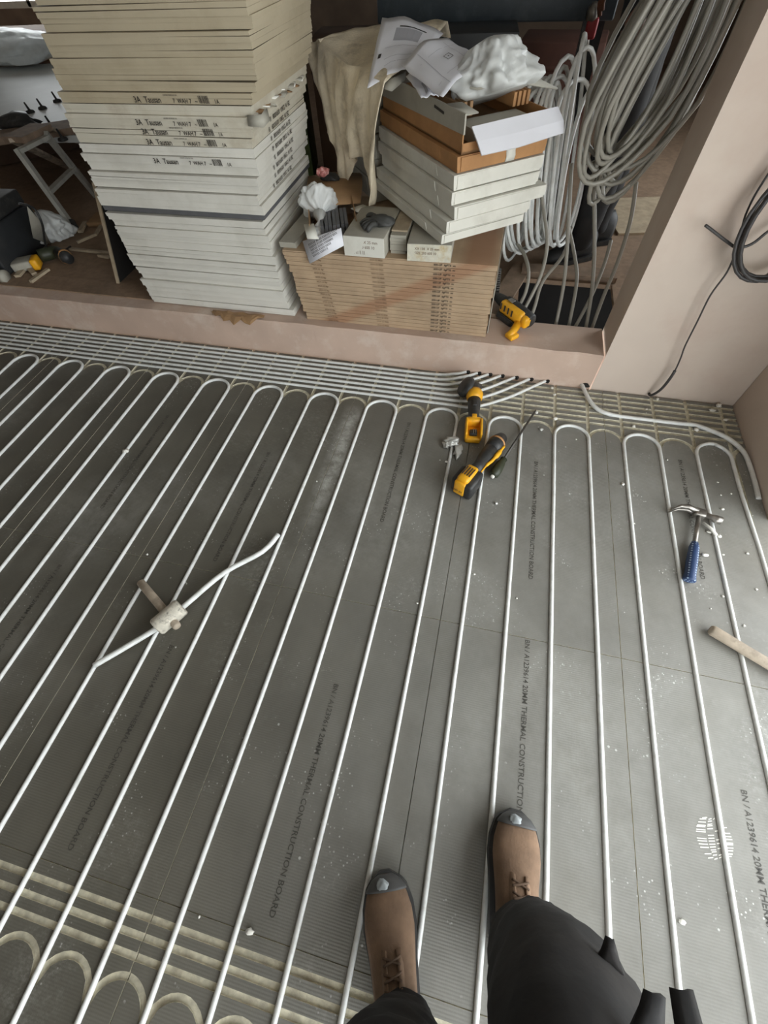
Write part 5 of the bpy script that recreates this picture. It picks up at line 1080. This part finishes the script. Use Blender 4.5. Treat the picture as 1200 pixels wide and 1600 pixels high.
# the photographer, looking down at the floor
body = {
 'pelvis': (V_(-0.27, -0.96, 0.93), 0.14, 0.11), 'waist': (V_(-0.27, -0.98, 1.08), 0.135, 0.10), 'chest': (V_(-0.28, -0.98, 1.28), 0.15, 0.105), 'neckb': (V_(-0.285, -0.97, 1.43), 0.07, 0.065), 'neck': (V_(-0.29, -0.94, 1.50), 0.055), 'skull': (V_(-0.30, -0.91, 1.57), 0.05),
 'hip_r': (V_(-0.185, -0.88, 0.88), 0.105, 0.10), 'thigh_r': (V_(-0.128, -0.775, 0.70), 0.142, 0.12), 'knee_r': (V_(-0.105, -0.715, 0.49), 0.122, 0.115), 'calf_r': (V_(-0.09, -0.735, 0.28), 0.10, 0.10), 'ank_r': (V_(-0.085, -0.735, 0.13), 0.07, 0.072), 'hem_r': (V_(-0.082, -0.735, 0.10), 0.07, 0.072),
 'hip_l': (V_(-0.345, -0.97, 0.88), 0.105, 0.10), 'thigh_l': (V_(-0.35, -0.93, 0.70), 0.098, 0.095), 'knee_l': (V_(-0.35, -0.895, 0.49), 0.108, 0.105), 'calf_l': (V_(-0.32, -0.92, 0.28), 0.09, 0.09), 'ank_l': (V_(-0.315, -0.925, 0.13), 0.062, 0.066), 'hem_l': (V_(-0.313, -0.927, 0.10), 0.062, 0.066),
 'sh_r': (V_(-0.12, -0.97, 1.39), 0.062), 'el_r': (V_(-0.08, -0.92, 1.13), 0.048), 'wr_r': (V_(-0.28, -0.72, 1.45), 0.032),
 'sh_l': (V_(-0.44, -0.97, 1.39), 0.062), 'el_l': (V_(-0.53, -0.90, 1.15), 0.048), 'wr_l': (V_(-0.50, -0.72, 1.45), 0.032)}
bones = [('pelvis', 'waist'), ('waist', 'chest'), ('chest', 'neckb'), ('neckb', 'neck'), ('neck', 'skull'), ('pelvis', 'hip_r'), ('hip_r', 'thigh_r'), ('thigh_r', 'knee_r'), ('knee_r', 'calf_r'), ('calf_r', 'ank_r'), ('ank_r', 'hem_r'), ('pelvis', 'hip_l'), ('hip_l', 'thigh_l'), ('thigh_l', 'knee_l'), ('knee_l', 'calf_l'), ('calf_l', 'ank_l'), ('ank_l', 'hem_l'), ('chest', 'sh_r'), ('sh_r', 'el_r'), ('el_r', 'wr_r'), ('chest', 'sh_l'), ('sh_l', 'el_l'), ('el_l', 'wr_l')]
def clothes(c_): return M_TROUSER if c_.z < 0.97 and c_.y < -0.6 else (M_SKIN if c_.z > 1.455 and c_.y < -0.8 else M_JACKET)
me_p = skinned('person', body, bones, 'pelvis', clothes, 3, 0.008)
tag(me_p, 'person in black trousers and tan work boots standing on the pipes, looking down', 'person')
boot(me_p, (-0.41, -0.705, 0.0085), (-0.305, -0.985, 0.0085)); boot(me_p, (-0.092, -0.497, 0.0085), (-0.088, -0.795, 0.0085))
head(me_p, (-0.31, -0.87, 1.645), (-0.05, 0.85, -0.45), M_SKIN, M_HAIR)
hand(me_p, (-0.29, -0.715, 1.455), (-0.3, 0.4, 0.5), (0, -0.4, 1), M_SKIN, 0.5); hand(me_p, (-0.49, -0.715, 1.455), (0.2, 0.4, 0.5), (0, -0.4, 1), M_SKIN, 0.5, True)
# pocket flaps hanging off the right thigh
def flap(a, b, c_, d_, name='pocket_flap'):
    a, b, c_, d_ = Vector(a), Vector(b), Vector(c_), Vector(d_)
    MB().grid([[(a.lerp(b, u)).lerp(d_.lerp(c_, u), v) + Vector((0, 0, 0.006 * math.sin(3 * u + 2 * v))) for u in (0, 0.33, 0.66, 1)] for v in (0, 0.33, 0.66, 1)], M_TROUSER, 0.006).build(name, me_p)
flap((-0.095, -0.621, 0.800), (-0.075, -0.617, 0.800), (-0.045, -0.80, 0.84), (-0.11, -0.80, 0.84))
flap((-0.095, -0.639, 0.740), (-0.075, -0.639, 0.740), (-0.075, -0.69, 0.735), (-0.12, -0.69, 0.73))
flap((-0.088, -0.619, 0.620), (-0.082, -0.620, 0.620), (-0.065, -0.653, 0.620), (-0.102, -0.651, 0.600))
# the other worker behind the coils, side on
b2 = {
 'pelvis': (V_(0.05, 2.32, 1.10), 0.14, 0.12), 'waist': (V_(0.05, 2.33, 1.25), 0.13, 0.11), 'chest': (V_(0.04, 2.33, 1.45), 0.15, 0.12), 'neckb': (V_(0.03, 2.33, 1.62), 0.07), 'neck': (V_(0.02, 2.33, 1.69), 0.055), 'skull': (V_(0.01, 2.33, 1.76), 0.05),
 'hip_a': (V_(0.03, 2.22, 1.04), 0.11), 'knee_a': (V_(0.05, 2.20, 0.68), 0.095), 'calf_a': (V_(0.05, 2.21, 0.48), 0.085), 'ank_a': (V_(0.04, 2.21, 0.28), 0.07), 'hem_a': (V_(0.04, 2.21, 0.25), 0.07),
 'hip_b': (V_(0.07, 2.42, 1.04), 0.11), 'knee_b': (V_(0.12, 2.42, 0.68), 0.095), 'calf_b': (V_(0.13, 2.42, 0.48), 0.085), 'ank_b': (V_(0.13, 2.42, 0.28), 0.07), 'hem_b': (V_(0.13, 2.42, 0.25), 0.07),
 'sh_a': (V_(0.03, 2.17, 1.57), 0.062), 'el_a': (V_(0.08, 2.10, 1.30), 0.048), 'wr_a': (V_(-0.02, 2.06, 1.16), 0.034), 'sh_b': (V_(0.05, 2.50, 1.57), 0.062), 'el_b': (V_(0.09, 2.54, 1.30), 0.048), 'wr_b': (V_(-0.06, 2.5, 1.2), 0.034)}
bn2 = [('pelvis', 'waist'), ('waist', 'chest'), ('chest', 'neckb'), ('neckb', 'neck'), ('neck', 'skull'), ('pelvis', 'hip_a'), ('hip_a', 'knee_a'), ('knee_a', 'calf_a'), ('calf_a', 'ank_a'), ('ank_a', 'hem_a'), ('pelvis', 'hip_b'), ('hip_b', 'knee_b'), ('knee_b', 'calf_b'), ('calf_b', 'ank_b'), ('ank_b', 'hem_b'), ('chest', 'sh_a'), ('sh_a', 'el_a'), ('el_a', 'wr_a'), ('chest', 'sh_b'), ('sh_b', 'el_b'), ('el_b', 'wr_b')]
def clothes2(c_): return M_SKIND if c_.z > 1.645 or (c_.z < 1.24 and c_.y < 2.13 and c_.x < 0.05 and c_.z > 1.1) else M_TROUSER if c_.z < 1.12 else M_JACKET
p2 = skinned('person', b2, bn2, 'pelvis', clothes2, 2, 0.006)
tag(p2, 'person in dark trousers standing behind the hanging pipe coil, only legs and hand in view', 'person')
def dark_boot(toe, heel):
    toe, heel = Vector(toe), Vector(heel); d = heel - toe; R = frame(d); q = lambda x, y, z_: toe + R @ Vector((x, y, z_))
    b = empty('boot', toe, None, None); put(b, p2); L = d.length
    MB().loft([[q(x, w * math.cos(a), 0.012 + t * (0.5 + 0.5 * math.sin(a))) for a in [2 * math.pi * k / 12 for k in range(12)]] for x, w, t in ((0, 0.015, 0.04), (0.02, 0.042, 0.06), (0.09, 0.05, 0.075), (0.15, 0.045, 0.11), (0.2, 0.045, 0.16), (0.26, 0.042, 0.16), (0.29, 0.02, 0.12))], M_CASE).build('upper', b)
    MB().prism([(0, 0.02), (0.05, 0.052), (0.2, 0.045), (0.28, 0.04), (0.295, 0.015), (0.295, -0.015), (0.28, -0.04), (0.2, -0.045), (0.05, -0.052), (0, -0.02)], 0.001, 0.024, M_BLK, m4(R, toe)).build('sole', b)
dark_boot((-0.13, 2.12, SILL_Z), (0.13, 2.26, SILL_Z)); dark_boot((-0.03, 2.36, SILL_Z), (0.24, 2.46, SILL_Z))
head(p2, (-0.02, 2.33, 1.83), (-1, -0.2, -0.2), M_SKIND, M_HAIR)
hand(p2, (-0.025, 2.055, 1.155), (-0.5, -0.3, -0.75), (-0.3, 0.1, 1), M_SKIND, 0.4); hand(p2, (-0.065, 2.5, 1.195), (-0.8, -0.1, -0.5), (0, 0, 1), M_SKIND, 0.4, True)
